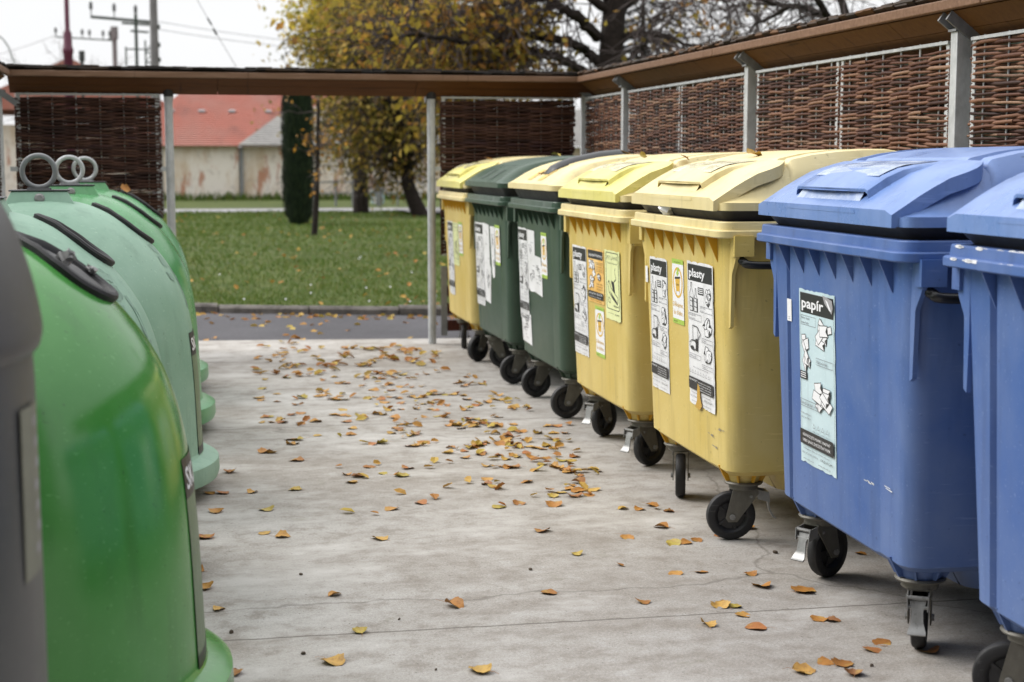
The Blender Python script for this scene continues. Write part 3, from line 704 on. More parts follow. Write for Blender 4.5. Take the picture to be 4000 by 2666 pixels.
def bell(label, loc, rz, mat, pale_top=False, ring='zinc_dark', litter=False, sticker=True, tape=False, hole=None):
    root = empty('bell_container', loc, rz); tag(root, label, 'glass bank', 'green bell containers for glass')
    b = MB(); b.lathe([(p.x, p.z) for p in PF], 72, 0)
    b.lathe([(.664, .19), (.672, .178), (.715, .168), (.735, .155), (.738, .10), (.73, .075), (.66, .07), (.60, .075)], 72, 0)
    b.build('shell', M[mat], root, sharp=40)
    # saddle on the crown that carries the lifting eye
    s = MB()
    s.loft([[Vector((x*a_, y*c_, z)) for x, y in ((-1, -1), (1, -1), (1, 1), (-1, 1))] for z, a_, c_ in ((1.24, .16, .14), (1.265, .15, .125), (1.332, .115, .09))], 0)
    s.box((0, 0, 1.335), (.25, .19, .006), 1)
    s.lathe([(0, 0), (.022, 0), (.022, .008), (.012, .014), (0, .014)], 12, 2, Matrix.Translation((.0, -.103, 1.302)) @ Matrix.Rotation(R(75), 4, 'X'))
    s.build('saddle', [M[mat], M['black_pl'], M['chrome']], root, sharp=30, bevel=.004)
    t = MB()
    for y in (-.022, .022):
        pts = [Vector((.068*math.sin(R(q)), y+.006*math.cos(R(q/2)), 1.416-.068*math.cos(R(q)))) for q in range(0, 361, 12)]
        t.loft([[Vector(((.068+.0112*math.cos(R(w_)))*math.sin(R(q)), y+.0112*math.sin(R(w_)), 1.416-(.068+.0112*math.cos(R(w_)))*math.cos(R(q)))) for w_ in range(0, 360, 36)] for q in range(0, 361, 10)], 0, False, False)
    t.box((0, 0, 1.341), (.10, .07, .010), 0); t.box((0, 0, 1.349), (.07, .06, .012), 0)
    t.build('lifting_eye', M[ring], root, sharp=50)
    # oval drop holes with black rubber collars
    for az, zc in (hole or ((R(0), 1.182), (R(178), 1.182))):
        c = MB(); m_ = 36; oy, oz = .108, .074
        def P(q, k, L):
            return on_dome(az+oy*k*math.cos(q)/dome_r(zc), zc+oz*k*math.sin(q), L)
        rings = [(1.16, .000), (1.16, .014), (1.10, .020), (1.0, .020), (.92, .013), (.88, .002)]
        loops = [[P(2*math.pi*k/m_, kk, L) for k in range(m_)] for kk, L in rings]
        c.loft(loops, 0, False, False)
        c.loft([[P(2*math.pi*k/m_, .89, .003) for k in range(m_)], [P(2*math.pi*k/m_, .45, .004) for k in range(m_)], [P(2*math.pi*k/m_, .02, .004) for k in range(m_)]], 1, False, True)
        c.build('drop_hole', [M['black_rub'], M['hub']], root, sharp=30)
    if sticker:
        S = Sticker(lambda s_, t_, L: on_dome(R(14)+(.13-s_)*-1/.64-.2, .70-t_, .002+L))
        S = Sticker(lambda s_, t_, L: on_dome(R(sticker)+(s_-.12)/.64, .72-t_, .002+L))
        for k in range(6): S.rect(.26*k/6, 0, .26/6+.0005, .60, 'strip', nt=6)
        for k in range(6): S.rect(.26*k/6, 0, .26/6+.0005, .10, 'ink', nt=2)
        S.text('SKLO', .015, .078, .055, 'white', .23)
        for k in range(12): S.line([(.02, .14+.034*k), (.11+.05*(k % 3), .14+.034*k)], .002, 'ink_grey')
        for k in range(6): S.rect(.26*k/6, .50, .26/6+.0005, .05, 'ink', nt=1)
        S.build('sorting_sticker', root)
    if tape:
        tg_ = random.Random(int(tape))
        S = Sticker(lambda s_, t_, L: on_dome(R(tape)+s_/dome_r(1.1-t_), 1.105-t_, .0015+L))
        for poly in ([(0, 0), (.06, .004), (.10, .03), (.07, .05), (.03, .04)], [(.02, .05), (.08, .06), (.09, .10), (.04, .11), (.0, .09)], [(.10, .10), (.125, .10), (.15, .24), (.13, .245)], [(.12, .25), (.17, .25), (.17, .29), (.12, .285)], [(-.02, .12), (.05, .13), (.04, .16), (-.01, .155)]):
            jag = []
            for (a0, b0), (a1, b1) in zip(poly, poly[1:]+poly[:1]):
                for q_ in range(5): jag.append((a0+(a1-a0)*q_/5+tg_.uniform(-.006, .006), b0+(b1-b0)*q_/5+tg_.uniform(-.006, .006)))
            S.poly(jag, 'tape')
        S.build('tape_remains', root)
    return root
M['strip'] = plastic('aged_sticker', (.13, .19, .10), (.19, .25, .15), .4, 9, .3); SM.append('strip'); SI['strip'] = len(SM)-1
M['label_cream'] = plastic('cream_label', (.15, .155, .12), (.22, .22, .17), .5, 9, .2); SM.append('label_cream'); SI['label_cream'] = len(SM)-1
M['tape'] = plastic('grey_tape_residue', (.19, .31, .24), (.25, .38, .30), .6, 40, .5); SM.append('tape'); SI['tape'] = len(SM)-1
d1 = bell('glossy bright green bell container in the left foreground', (-.589, 4.07, 0), 0, 'gl_bright', sticker=-4, hole=((R(-4), 1.19), (R(178), 1.19)))
d2 = bell('pale chalky green bell container just behind the glossy bright green one', (-.65, 5.55, 0), R(2), 'gl_pale', sticker=-6, tape=-30)
d3 = bell('pale green bell container with a grey lifting ring on a wide pale saddle', (-.525, 7.05, 0), R(4), 'gl_pale', sticker=-8, tape=-20, ring='zinc_dark')
d4 = bell('two-tone green bell container with a white bolt below its greenish ring', (-.49, 8.68, 0), R(6), 'gl_mid', sticker=False, ring='zinc')
d5 = bell('farthest green bell container, mostly hidden, with the smallest lifting ring', (-.485, 10.25, 0), R(6), 'gl_mid', sticker=False, ring='zinc')
# crushed can and shard left in the nearest drop hole
def crumple(name, loc, r, mat, label, cat, seed, flat=.5, rz=0):
    g = random.Random(seed); m_ = MB()
    m_.lathe([(0, -r*flat), (r*.7, -r*flat), (r, -r*.1), (r*.85, r*.2), (r*.9, r*flat), (0, r*flat)], 12, 0)
    m_.v = [(x*(1+.35*g.uniform(-1, 1)), y*(1+.35*g.uniform(-1, 1)), z*(1+.4*g.uniform(-1, 1))) for x, y, z in m_.v]
    o = m_.build(name, M[mat], None, loc, (g.random(), g.random(), rz), sharp=20); tag(o, label, cat); return o
p = on_dome(R(-14), 1.20, .022)
crumple('crushed_can', (-.589+p.x, 4.07+p.y, p.z), .021, 'chrome', 'crushed silver can stuck in the black drop hole of the nearest green container', 'can', 3, .9)
p = on_dome(R(10), 1.165, .02)
crumple('glass_shard', (-.589+p.x, 4.07+p.y, p.z), .014, 'chrome', 'small shiny scrap low in the drop hole of the nearest green container', 'scrap', 4)
crumple('plastic_bag', (2.03, 6.19, 1.262), .04, 'white', 'white scrap of plastic bag squeezed under the cream lid of a yellow bin', 'plastic bag', 6, .5)
# ------------------------------------------------------------------ weathered grey container at the left edge
M['grey_grp'] = plastic('weathered_grey_grp', (.052, .056, .054), (.085, .080, .080), .4, 1.8, .4, .45, 3.)
gc = empty('grey_container', (-.80, 2.60, 0)); tag(gc, 'weathered grey container with a domed top, closest at the left edge', 'container')
g_ = MB(); g_.lathe([(.592, .06), (.594, .3), (.592, .7), (.588, 1.10), (.586, 1.150)], 64); g_.build('body', M['grey_grp'], gc, sharp=40)
g_ = MB(); g_.lathe([(p.x, p.z) for p in catmull([(.588, 0, 1.148), (.600, 0, 1.165), (.602, 0, 1.20), (.583, 0, 1.29), (.546, 0, 1.386), (.48, 0, 1.47), (.36, 0, 1.545), (.2, 0, 1.58), (0, 0, 1.59)], 5)], 64); g_.build('lid', M['grey_grp'], gc, sharp=50)
S = Sticker(lambda s_, t_, L: Vector(((.5915+L)*math.cos(R(-13)+s_/.6), (.5915+L)*math.sin(R(-13)+s_/.6), 1.075-t_)))
for k in range(5): S.rect(.022*k, 0, .0222, .27, 'label_cream', nt=2)
for k in range(7): S.rect(.07+.006*(k%3), .02+.034*k, .03, .016, 'grime')
S.build('sorting_sticker', gc)
# ------------------------------------------------------------------ galvanised posts
def post(label, x, y, top, shape='square', w=.07, bars=None):
    root = empty('fence_post', (x, y, 0)); tag(root, label, 'post', 'galvanised posts of the shelter')
    m_ = MB()
    if shape == 'round': m_.lathe([(0, -.05), (w/2, -.05), (w/2, top), (0, top)], 20)
    else: m_.box((0, 0, top/2-.03), (w, w*.72, top+.04))
    m_.build('shaft', M['zinc'], root, sharp=40, bevel=.004 if shape != 'round' else 0)
    k = MB()
    if bars == 'x':       # angle irons slanting down along the roof of the side row
        for dy in (-.036, .036): k.beam((-.085, dy, top+.055), (.135, dy, top-.105), .012, .045)
        k.box((.0, 0, top-.005), (.10, .068, .01))
    elif bars == 'y':
        for dx in (-.03, .03): k.beam((dx, -.10, top+.06), (dx, .10, top-.09), .012, .04)
        k.lathe([(.0, top-.075), (.0385, top-.075), (.0385, top+.01), (0, top+.01)], 16, 1)
    if bars: k.build('roof_bracket', [M['zinc_dark'], M['black_rub']], root, sharp=40)
    return root
XFN, YBK, XLF = 3.35, 12.45, -1.20
post('round galvanised post between the lawn gap and the farthest yellow bin', 2.09, YBK, 2.035, 'round', .064, 'y')
post('round galvanised post rising behind the green bell containers', .048, YBK, 2.035, 'round', .064, 'y')
post('slim galvanised post in the far right corner where the two roofs meet', XFN, YBK, 2.02, 'square', .05, 'x')
post('galvanised post between the single and the first double wicker panel', XFN, 11.24, 2.02, 'square', .07, 'x')
post('galvanised post left of the widest wicker panel', XFN, 8.70, 2.02, 'square', .075, 'x')
post('nearest broad galvanised post, standing behind the blue bins', XFN, 6.23, 2.02, 'square', .08, 'x')
post('galvanised post in the far left corner under the roof end', XLF, YBK, 2.0, 'square', .05, 'x')
# ------------------------------------------------------------------ wicker panels
def panel(label, org, ang, halves, z0=.72, z1=1.972, mat='willow', seed=1, ns=8, pitch=.0115, gapu=.03, fat=.98):
    """u runs along local x, the weave bulges along local y"""
    root = empty('wicker_panel', org, ang); tag(root, label, 'wicker panel', 'woven willow panels in steel frames')
    g = random.Random(seed); Lt = sum(halves)+gapu*(len(halves)-1)
    f = MB()
    f.box((Lt/2, 0, z1), (Lt, .03, .014)); f.box((Lt/2, 0, z0), (Lt, .03, .014))
    u = 0
    for i, h in enumerate(halves):
        f.box((u+.0145, 0, (z0+z1)/2), (.028, .012, z1-z0-.016)); f.box((u+h-.0145, 0, (z0+z1)/2), (.028, .012, z1-z0-.016)); u += h+gapu
    for k, zz in ((0, z0+.55*(z1-z0)),):
        f.box((-.03, 0, zz), (.055, .02, .035)); f.box((Lt+.03, 0, zz), (.055, .02, .035))
    f.build('frame', M['zinc'], root, sharp=40)
    u = 0
    for h in halves:
        rods = MB(); n = ns; sp = h/n
        for k in range(n): 
            uu = u+sp*(k+.5); rods.tube([(uu, 0, z0), (uu+g.uniform(-.004, .004), 0, z1+.012)], .0052, 6)
        rods.build('steel_rods', M['zinc'], root, sharp=50)
        w = MB(); rows = int((z1-z0-.03)/pitch); low = [g.uniform(0, 6.28) for _ in range(4)]
        for r_ in range(rows):
            zb = z0+.018+pitch*r_
            a = -.012; wv = g.uniform(.0115, .0150)
            while a < h-.05:
                ln = g.uniform(.35, .95); b = min(h+g.uniform(-.008, .018), a+ln)
                if h-b < .15: b = h+g.uniform(-.004, .018)
                m_ = max(4, int((b-a)/sp*4)); dz0, dz1 = g.uniform(-.0022, .0022), g.uniform(-.0022, .0022)
                ra, rb = fat*g.uniform(.0062, .0108), fat*g.uniform(.0045, .0085)
                if g.random() < .5: ra, rb = rb, ra
                pts = []; rs = []
                for i in range(m_+1):
                    t = i/m_; uu = a+(b-a)*t
                    off = wv*math.sin(math.pi*(uu/sp)+(math.pi if r_ % 2 else 0.))
                    wob = .004*math.sin(uu*9+low[0]+r_*.7)+.006*math.sin(uu*3+low[1]+r_*.15)
                    pts.append((u+uu, off+g.uniform(-.0015, .0015), zb+dz0+(dz1-dz0)*t+wob+g.uniform(-.0012, .0012))); rs.append(ra+(rb-ra)*t)
                w.tube(pts, rs, 6, 0, True)
                a = b-g.uniform(.02, .16) if b < h-.02 else h
        w.build('willow_weave', M[mat], root, sharp=70, recalc=False); u += h+gapu
    return root
P90 = R(90)
panel('narrow wicker panel beside the far right corner post', (XFN, 11.31, 0), P90, [1.06], seed=11, mat='willow')
panel('double wicker panel with reddish rods behind the middle yellow bins', (XFN, 8.79, 0), P90, [1.17, 1.17], seed=12)
panel('widest sharp double wicker panel above the blue lid', (XFN, 6.33, 0), P90, [1.12, 1.12], seed=13, ns=6, pitch=.0118)
panel('wicker panel at the right edge with cut rod ends showing', (XFN, 3.80, 0), P90, [1.15, 1.15], seed=14, ns=6, pitch=.0130)
panel('dark wicker panel on the far side behind the yellow lids', (2.175, YBK, 0), 0, [1.085], seed=15, mat='willow_dark', ns=6, pitch=.0135, fat=1.5)
panel('dark wicker panel on the far side behind the lifting rings', (-1.075, YBK, 0), 0, [1.05], seed=16, mat='willow_dark', ns=6, pitch=.0125, fat=1.2)
panel('sliver of dark wicker panel at the left edge under the roof corner', (XLF, 10.0, 0), P90, [1.15, 1.15], seed=17, mat='willow_dark', ns=8)
# planks below the far right panel
pb = empty('plank_barrier', (2.16, YBK, 0)); tag(pb, 'low barrier of dark red planks bolted to a steel strap behind the farthest yellow bin', 'barrier')
m_ = MB()
for z in (.145, .285, .425, .562): m_.box((.56, 0, z), (1.02, .028, .088))
m_.build('planks', M['board_red'], pb, sharp=30, bevel=.004)
m_ = MB(); m_.box((.025, -.020, .345), (.05, .008, .56)); m_.box((1.05, -.020, .345), (.05, .008, .56))
for z in (.145, .285, .425, .562): m_.lathe([(0, 0), (.008, 0), (.006, .005), (0, .005)], 8, 0, Matrix.Translation((.025, -.024, z)) @ Matrix.Rotation(P90, 4, 'X'))
m_.build('strap', M['zinc_dark'], pb, sharp=40)
# ------------------------------------------------------------------ shingled roofs over the fence
def roof(label, org, ang, L, seed, wood_m, fas_m, zf=2.096, run=.20, sh='shingle', flip=1):
    """runs along local x; inner (high) edge at y=0, falls away along +y"""
    root = empty('shingle_roof', org, ang); tag(root, label, 'roof', 'narrow shingled roofs over the fence')
    g = random.Random(seed); th = R(37); c, s = math.cos(th), math.sin(th)
    m_ = MB(); nb = max(1, int(L/1.25)); 
    for i in range(nb):
        a, b = L*i/nb+.002, L*(i+1)/nb-.002
        for (y0, y1) in ((.012, run*.5-.0015), (run*.5+.0015, run)):
            m_.loft([[Vector((x, y0+e*s, zf+.004-y0*s/c+e*c)), Vector((x, y1+e*s, zf+.004-y1*s/c+e*c))][::(1 if e == 0 else -1)] [0:2] for x in (a, b) for e in (0,)] if False else
                    [[Vector((x, y0, zf+.004-y0*s/c)), Vector((x, y1, zf+.004-y1*s/c)), Vector((x, y1+.024*s, zf+.004-y1*s/c+.024*c)), Vector((x, y0+.024*s, zf+.004-y0*s/c+.024*c))] for x in (a, b)], 0)
    m_.build('soffit_boards', M[wood_m], root, sharp=30)
    m_ = MB(); nb = max(1, int(L/2.5))
    for i in range(nb):
        m_.box((L*(i+.5)/nb, -.008, zf+.021), (L/nb-.004, .032, .046))
    m_.build('fascia', M[fas_m], root, sharp=30, bevel=.006)
    m_ = MB(); x = 0
    for lay in range(3):
        x = -.03*lay
        while x < L-.02:
            w = g.uniform(.07, .13); ln = run+.05+g.uniform(-.01, .02); t = g.uniform(.010, .015)
            y0 = -.040+.006*lay+g.uniform(-.008, .008); e0 = .036+.0125*lay+g.uniform(-.002, .003); x1 = min(L, x+w-.003); xa = max(0, x)
            tw = g.uniform(-.004, .004)
            if x1-xa > .02:
                def q(xx, yy, e, k): return Vector((xx, yy+e*s, zf-yy*s/c+e*c+.006+k))
                m_.loft([[q(xa, y0, e0, 0), q(xa, y0+ln, e0, 0), q(xa, y0+ln, e0+t, 0), q(xa, y0, e0+t, 0)], [q(x1, y0, e0+tw, 0), q(x1, y0+ln, e0+tw, 0), q(x1, y0+ln, e0+t+tw, 0), q(x1, y0, e0+t+tw, 0)]], 0)
            x += w
    m_.build('shingles', M[sh], root, sharp=30)
    return root
roof('long shingled roof strip with worn fascia running above the right wicker fence', (3.27, 12.30, 0), R(-90), 9.6, 1, 'wood_y', 'fascia_y')
roof('shingled roof strip crossing the far side from corner to corner', (-1.12, 12.30, 0), 0, 4.62, 2, 'wood_x', 'fascia_x', run=.162, sh='shingle_dark')
roof('short end of shingled roof at the far left edge', (-1.12, 4.6, 0), R(90), 7.7, 3, 'wood_y', 'fascia_x', sh='shingle_dark')
# ------------------------------------------------------------------ ground
def sheet(name, x0, x1, y0, y1, z, mat, nx=1, ny=1, fn=None, thick=0):
    m_ = MB(); m_.grid(lambda u, v: Vector((u, v, fn(u, v) if fn else z)), lin(x0, x1, nx+1), lin(y0, y1, ny+1))
    o = m_.build(name, mat, None, sharp=0); tag(o, kind='structure'); return o
m, nt, b = new_mat('stained_concrete')
v = coords(nt); vs = coords(nt, (.55, 2.2, 1))
n1 = noise(nt, vs, 1.6, 8, .68); n2 = noise(nt, v, 9, 6, .7); n3 = noise(nt, v, 120, 3, .6); n4 = noise(nt, coords(nt, (.5, 1.4, 1)), .55, 3, .5); n6 = noise(nt, v, 420, 2, .6)
c = mix(nt, ramp(nt, n1, [(.28, 0.), (.46, .7), (.62, 1.)]), (.30, .27, .24), (.465, .445, .42))
c = mix(nt, ramp(nt, n4, [(.42, .45), (.58, 0.)]), c, (.26, .23, .20))
c = mix(nt, ramp(nt, n2, [(.36, .7), (.52, 0.)]), c, (.25, .22, .19))
c = mix(nt, ramp(nt, n2, [(.56, 0.), (.70, .5)]), c, (.53, .515, .50))
c = mix(nt, .55, c, ramp(nt, n3, [(.3, .55), (.7, 1.25)]), 'MULTIPLY')
c = mix(nt, .45, c, ramp(nt, n6, [(.33, .35), (.55, 1.1)]), 'MULTIPLY')
n5 = noise(nt, coords(nt, (1, 1, 1)), 5, 3, .6)
c = mix(nt, ramp(nt, n5, [(.64, 0.), (.74, .3)]), c, (.17, .165, .10))
tc = N(nt, 'ShaderNodeTexCoord'); sp = N(nt, 'ShaderNodeSeparateXYZ'); nt.links.new(tc.outputs['Object'], sp.inputs[0])
def joint(nt, sp, y0, slope, w):
    a = N(nt, 'ShaderNodeMath', operation='MULTIPLY_ADD'); nt.links.new(sp.outputs[0], a.inputs[0]); a.inputs[1].default_value = slope; nt.links.new(sp.outputs[1], a.inputs[2])
    wob = N(nt, 'ShaderNodeMath', operation='MULTIPLY_ADD'); nt.links.new(n2, wob.inputs[0]); wob.inputs[1].default_value = .022; nt.links.new(a.outputs[0], wob.inputs[2])
    d = N(nt, 'ShaderNodeMath', operation='SUBTRACT'); nt.links.new(wob.outputs[0], d.inputs[0]); d.inputs[1].default_value = y0+.011
    e = N(nt, 'ShaderNodeMath', operation='ABSOLUTE'); nt.links.new(d.outputs[0], e.inputs[0])
    return ramp(nt, e.outputs[0], [(w*.5, 1.), (w*1.5, .0)])
vor = N(nt, 'ShaderNodeTexVoronoi', feature='DISTANCE_TO_EDGE'); vor.inputs['Scale'].default_value = .33
wv_ = N(nt, 'ShaderNodeVectorMath', operation='MULTIPLY_ADD'); ncol = N(nt, 'ShaderNodeTexNoise'); ncol.inputs['Scale'].default_value = 3.; ncol.inputs['Detail'].default_value = 6; nt.links.new(v, ncol.inputs['Vector'])
nt.links.new(ncol.outputs['Color'], wv_.inputs[0]); wv_.inputs[1].default_value = (.35, .35, 0); nt.links.new(v, wv_.inputs[2]); nt.links.new(wv_.outputs[0], vor.inputs['Vector'])
crk = ramp(nt, vor.outputs['Distance'], [(.0008, .55), (.0028, 0.)]); c = mix(nt, crk, c, (.11, .095, .08))
n7 = noise(nt, coords(nt, (1.0, 1.6, 1)), .9, 5, .7); c = mix(nt, ramp(nt, n7, [(.50, 0.), (.66, .6)]), c, (.58, .565, .545))
grit = noise(nt, v, 75., 2, .5); c = mix(nt, ramp(nt, grit, [(.69, 0.), (.73, .75)]), c, (.10, .085, .07))
j = mix(nt, 1., joint(nt, sp, 4.74, .03, .0045), joint(nt, sp, 8.62, .0, .005), 'LIGHTEN')
c = mix(nt, j, c, (.13, .115, .10))
nt.links.new(c, b.inputs['Base Color']); b.inputs['Roughness'].default_value = .85; b.inputs['Specular IOR Level'].default_value = .25
hh = mix(nt, j, mix(nt, .5, n3, n2), (0, 0, 0)); bump(nt, b, hh, .35, .006)
M['concrete'] = m
def rough_mat(name, a, bc, sc=30., rough=.9, bs=.4, big=1.):
    m, nt, b = new_mat(name); v = coords(nt); n1 = noise(nt, v, sc, 5, .7); n2 = noise(nt, v, big, 3, .6)
    c = mix(nt, ramp(nt, n1, [(.3, 0.), (.7, 1.)]), a, bc); c = mix(nt, .5, c, ramp(nt, n2, [(.3, .6), (.7, 1.2)]), 'MULTIPLY')
    nt.links.new(c, b.inputs['Base Color']); b.inputs['Roughness'].default_value = rough; b.inputs['Specular IOR Level'].default_value = .2; bump(nt, b, n1, bs, .01); return m
M['asphalt'] = rough_mat('worn_asphalt', (.065, .063, .068), (.115, .112, .122), 60)
M['kerb'] = rough_mat('mossy_kerb_stone', (.045, .040, .036), (.19, .175, .16), 6)
M['path'] = rough_mat('pale_path', (.30, .295, .31), (.38, .37, .39), 12)
M['soil'] = rough_mat('turf_ground', (.040, .065, .014), (.095, .110, .028), 2.0, .95, .5, .4)
M['far'] = rough_mat('distant_ground', (.05, .06, .03), (.10, .10, .05), .5)
sl_ = MB()   # the slab has a real far edge
edge_y = lambda x: 13.11-.135*x
sl_.loft([[Vector((-6, -4, z)), Vector((6, -4, z)), Vector((6, edge_y(6), z)), Vector((-6, edge_y(-6), z))] for z in (-.12, 0)], 0)
o = sl_.build('concrete_slab', M['concrete'], None, sharp=30); tag(o, kind='structure')
sheet('ground', -600, 600, -300, 900, -.16, M['far'])
ker_y = lambda x: 15.80-.345*(x-.3) if x > -2 else 16.6
rd = MB(); rd.grid(lambda u, t: Vector((u, (edge_y(u)-.4)+t*((ker_y(u)+.1)-(edge_y(u)-.4)), -.025)), lin(-8, 8, 17), (0, 1)); o = rd.build('road', M['asphalt'], None, sharp=0); tag(o, kind='structure')
kb = MB()
g = random.Random(8); x = -6.
while x < 7:
    x1 = x+g.uniform(.85, 1.05); dz = g.uniform(-.012, .012)
    kb.loft([[Vector((xx, ker_y(xx)+dy, zz+dz)) for dy, zz in ((0, -.08), (-.0, .030), (.03, .052), (.13, .056), (.13, -.08))] for xx in (x+.006, x1-.006)], 0); x = x1
o = kb.build('kerb', M['kerb'], None, sharp=30); tag(o, kind='structure')
lw = MB(); hl = lambda x, y: .035+.05*smooth(15, 22, y)+.03*math.sin(x*.5+y*.33)*smooth(17, 24, y)*(1-smooth(34, 42, y))-.05*smooth(34, 42, y)
lw.grid(lambda u, t: Vector((u, ker_y(u)+.12+t*(46.2-ker_y(u)), hl(u, ker_y(u)+t*30))), lin(-12, 14, 40), lin(0, 1, 60)); o = lw.build('lawn', M['soil'], None, sharp=80); tag(o, kind='structure')
sheet('path', -14, 18, 46.2, 49.2, .06, M['path']); sheet('far_lawn', -30, 40, 49.2, 62.3, .05, M['soil'])
sheet('side_path', 6.6, 22, 42.5, 46.6, .125, M['path'])
# grass blades and the leaves lying in them
g = random.Random(21); gr = MB()
M['blade'] = island('grass_blades', [(0, (.055, .100, .016)), (.35, (.085, .148, .022)), (.75, (.120, .180, .032)), (.95, (.15, .165, .04)), (1, (.22, .19, .06))], .6, 0, 0, .3)
for k in range(60000):
    t = g.random()**1.7; y = 15.0+t*32; xa = -1.5+(y-15)*-.06; xb = .40*y-1.2
    x = g.uniform(min(xa, -.8), min(xb, 9.8)); 
    if y < ker_y(x)+.14: continue
    cl = mnoise.noise((x*.8, y*.8, 0)); h_ = (.028+.030*g.random())*(1+.5*cl)*(1+.012*(y-15)); w = .006+.0016*(y-15)*.35
    a = g.uniform(0, 6.28); lx, ly = g.gauss(0, .03), g.gauss(0, .03); z = hl(x, y)-.005
    gr.add([(x-w*math.cos(a), y-w*math.sin(a), z), (x+w*math.cos(a), y+w*math.sin(a), z), (x+lx, y+ly, z+h_)], [(0, 1, 2)])
o = gr.build('grass', M['blade'], None, sharp=0, recalc=False); tag(o, kind='stuff')
M['dry_leaf'] = island('fallen_leaf_colours', [(0, (.30, .11, .025)), (.3, (.42, .20, .05)), (.6, (.50, .30, .07)), (.85, (.50, .38, .08)), (1, (.20, .085, .03))], .6, 0, 0, .15)
lf = MB()
def flake(mb, x, y, z, s, g, tilt=.35):
    a = g.uniform(0, 6.28); M_ = Matrix.Translation((x, y, z)) @ Euler((g.gauss(0, tilt), g.gauss(0, tilt), a)).to_matrix().to_4x4()
    mb.add([M_ @ Vector(p) for p in ((-s*.5, 0, 0), (-s*.15, -s*.34, s*.10), (s*.3, -s*.26, s*.12), (s*.55, 0, .0), (s*.28, s*.28, s*.14), (-s*.18, s*.34, s*.09), (0, 0, -s*.02))], [(0, 1, 6), (1, 2, 6), (2, 3, 6), (3, 4, 6), (4, 5, 6), (5, 0, 6)])
for k in range(230):
    y = 15.2+30*g.random()**1.3; x = g.uniform(-1, min(.38*y-1, 9))
    if y > ker_y(x)+.2: flake(lf, x, y, hl(x, y)+.03, .07*(1+.012*(y-15)), g)
for k in range(170):
    x = g.uniform(-1.5, 3.0); t = g.random(); t = t if k % 2 else .86+.14*t
    flake(lf, x, edge_y(x)+.05+t*(ker_y(x)-edge_y(x)-.1), -.025, .075, g)
dz_ = MB()
for k in range(26):
    y = 15.3+7*g.random()**2; x = g.uniform(-.6, 3.2)
    if y > ker_y(x)+.2:
        z_ = hl(x, y)+.055; dz_.add([(x+.011*math.cos(q_), y+.005*math.sin(q_), z_+.009*math.sin(q_)) for q_ in lin(0, 5.24, 6)], [tuple(range(6))])
tag(dz_.build('daisies', M['white'], None, sharp=0, recalc=False), kind='stuff')
o = lf.build('leaf_litter', M['dry_leaf'], None, sharp=0, recalc=False); tag(o, kind='stuff')
# ------------------------------------------------------------------ fallen leaves on the concrete, one object each
def leaf_mat():
    m, nt, b = new_mat('curled_autumn_leaf')
    oi = N(nt, 'ShaderNodeObjectInfo'); v = coords(nt)
    c = ramp(nt, oi.outputs['Random'], [(0, (.30, .125, .03)), (.2, (.44, .20, .045)), (.42, (.50, .27, .07)), (.6, (.52, .34, .08)), (.74, (.40, .32, .06)), (.86, (.46, .18, .06)), (1, (.24, .11, .045))])
    n1 = noise(nt, v, 45, 4, .7); n2 = noise(nt, v, 16, 3, .6)
    c = mix(nt, ramp(nt, n1, [(.48, 0.), (.72, .65)]), c, (.17, .072, .022)); c = mix(nt, ramp(nt, n2, [(.52, 0.), (.7, .7)]), c, (.50, .34, .09))
    nt.links.new(c, b.inputs['Base Color']); b.inputs['Roughness'].default_value = .55; b.inputs['Specular IOR Level'].default_value = .3; return m
M['leaf'] = leaf_mat(); M['stalk'] = simple('leaf_stalk', (.34, .17, .08), .6)
def leaf_mesh(seed):
    g = random.Random(seed); m_ = MB(); L = .072; nu, nv = 10, 7
    cu, cl, tw = g.uniform(-6, 8), g.uniform(3, 11), g.uniform(-4, 4); lob = g.uniform(.0, .14); ph = g.uniform(0, 6)
    def P(i, j):
        t = i/(nu-1); w = .70*math.sin(math.pi*min(1, t*1.0+.01)**.72)**.62*(1+lob*math.sin(t*19+ph))
        if t < .12: w *= t/.12*.8+.2
        s = (j/(nv-1)*2-1); x = (t-.5)*L; y = s*w*L*.62
        z = cl*y*y*2.6+cu*(x*x-.0006)+tw*x*y*3+.0022*math.sin(x*150+s*4+ph)*abs(s)+.0015*math.cos(t*25)*abs(s)
        return Vector((x, y, z))
    pts = [P(i, j) for i in range(nu) for j in range(nv)]
    m_.add(pts, [(i*nv+j, (i+1)*nv+j, (i+1)*nv+j+1, i*nv+j+1) for i in range(nu-1) for j in range(nv-1)], 0)
    e = P(0, 3); m_.tube([e+Vector((.004, 0, 0)), e+Vector((-.014, g.uniform(-.008, .008), .001)), e+Vector((-.032, g.uniform(-.016, .016), -.001))], [.0011, .0009, .0007], 4, 1)
    zmin = min(p[2] for p in m_.v); m_.v = [(x, y, z-zmin+.0005) for x, y, z in m_.v]
    o = m_.build('fallen_leaf', [M['leaf'], M['stalk']], None, sharp=60, recalc=False)
    return o
protos = [leaf_mesh(100+k) for k in range(14)]; used = set()
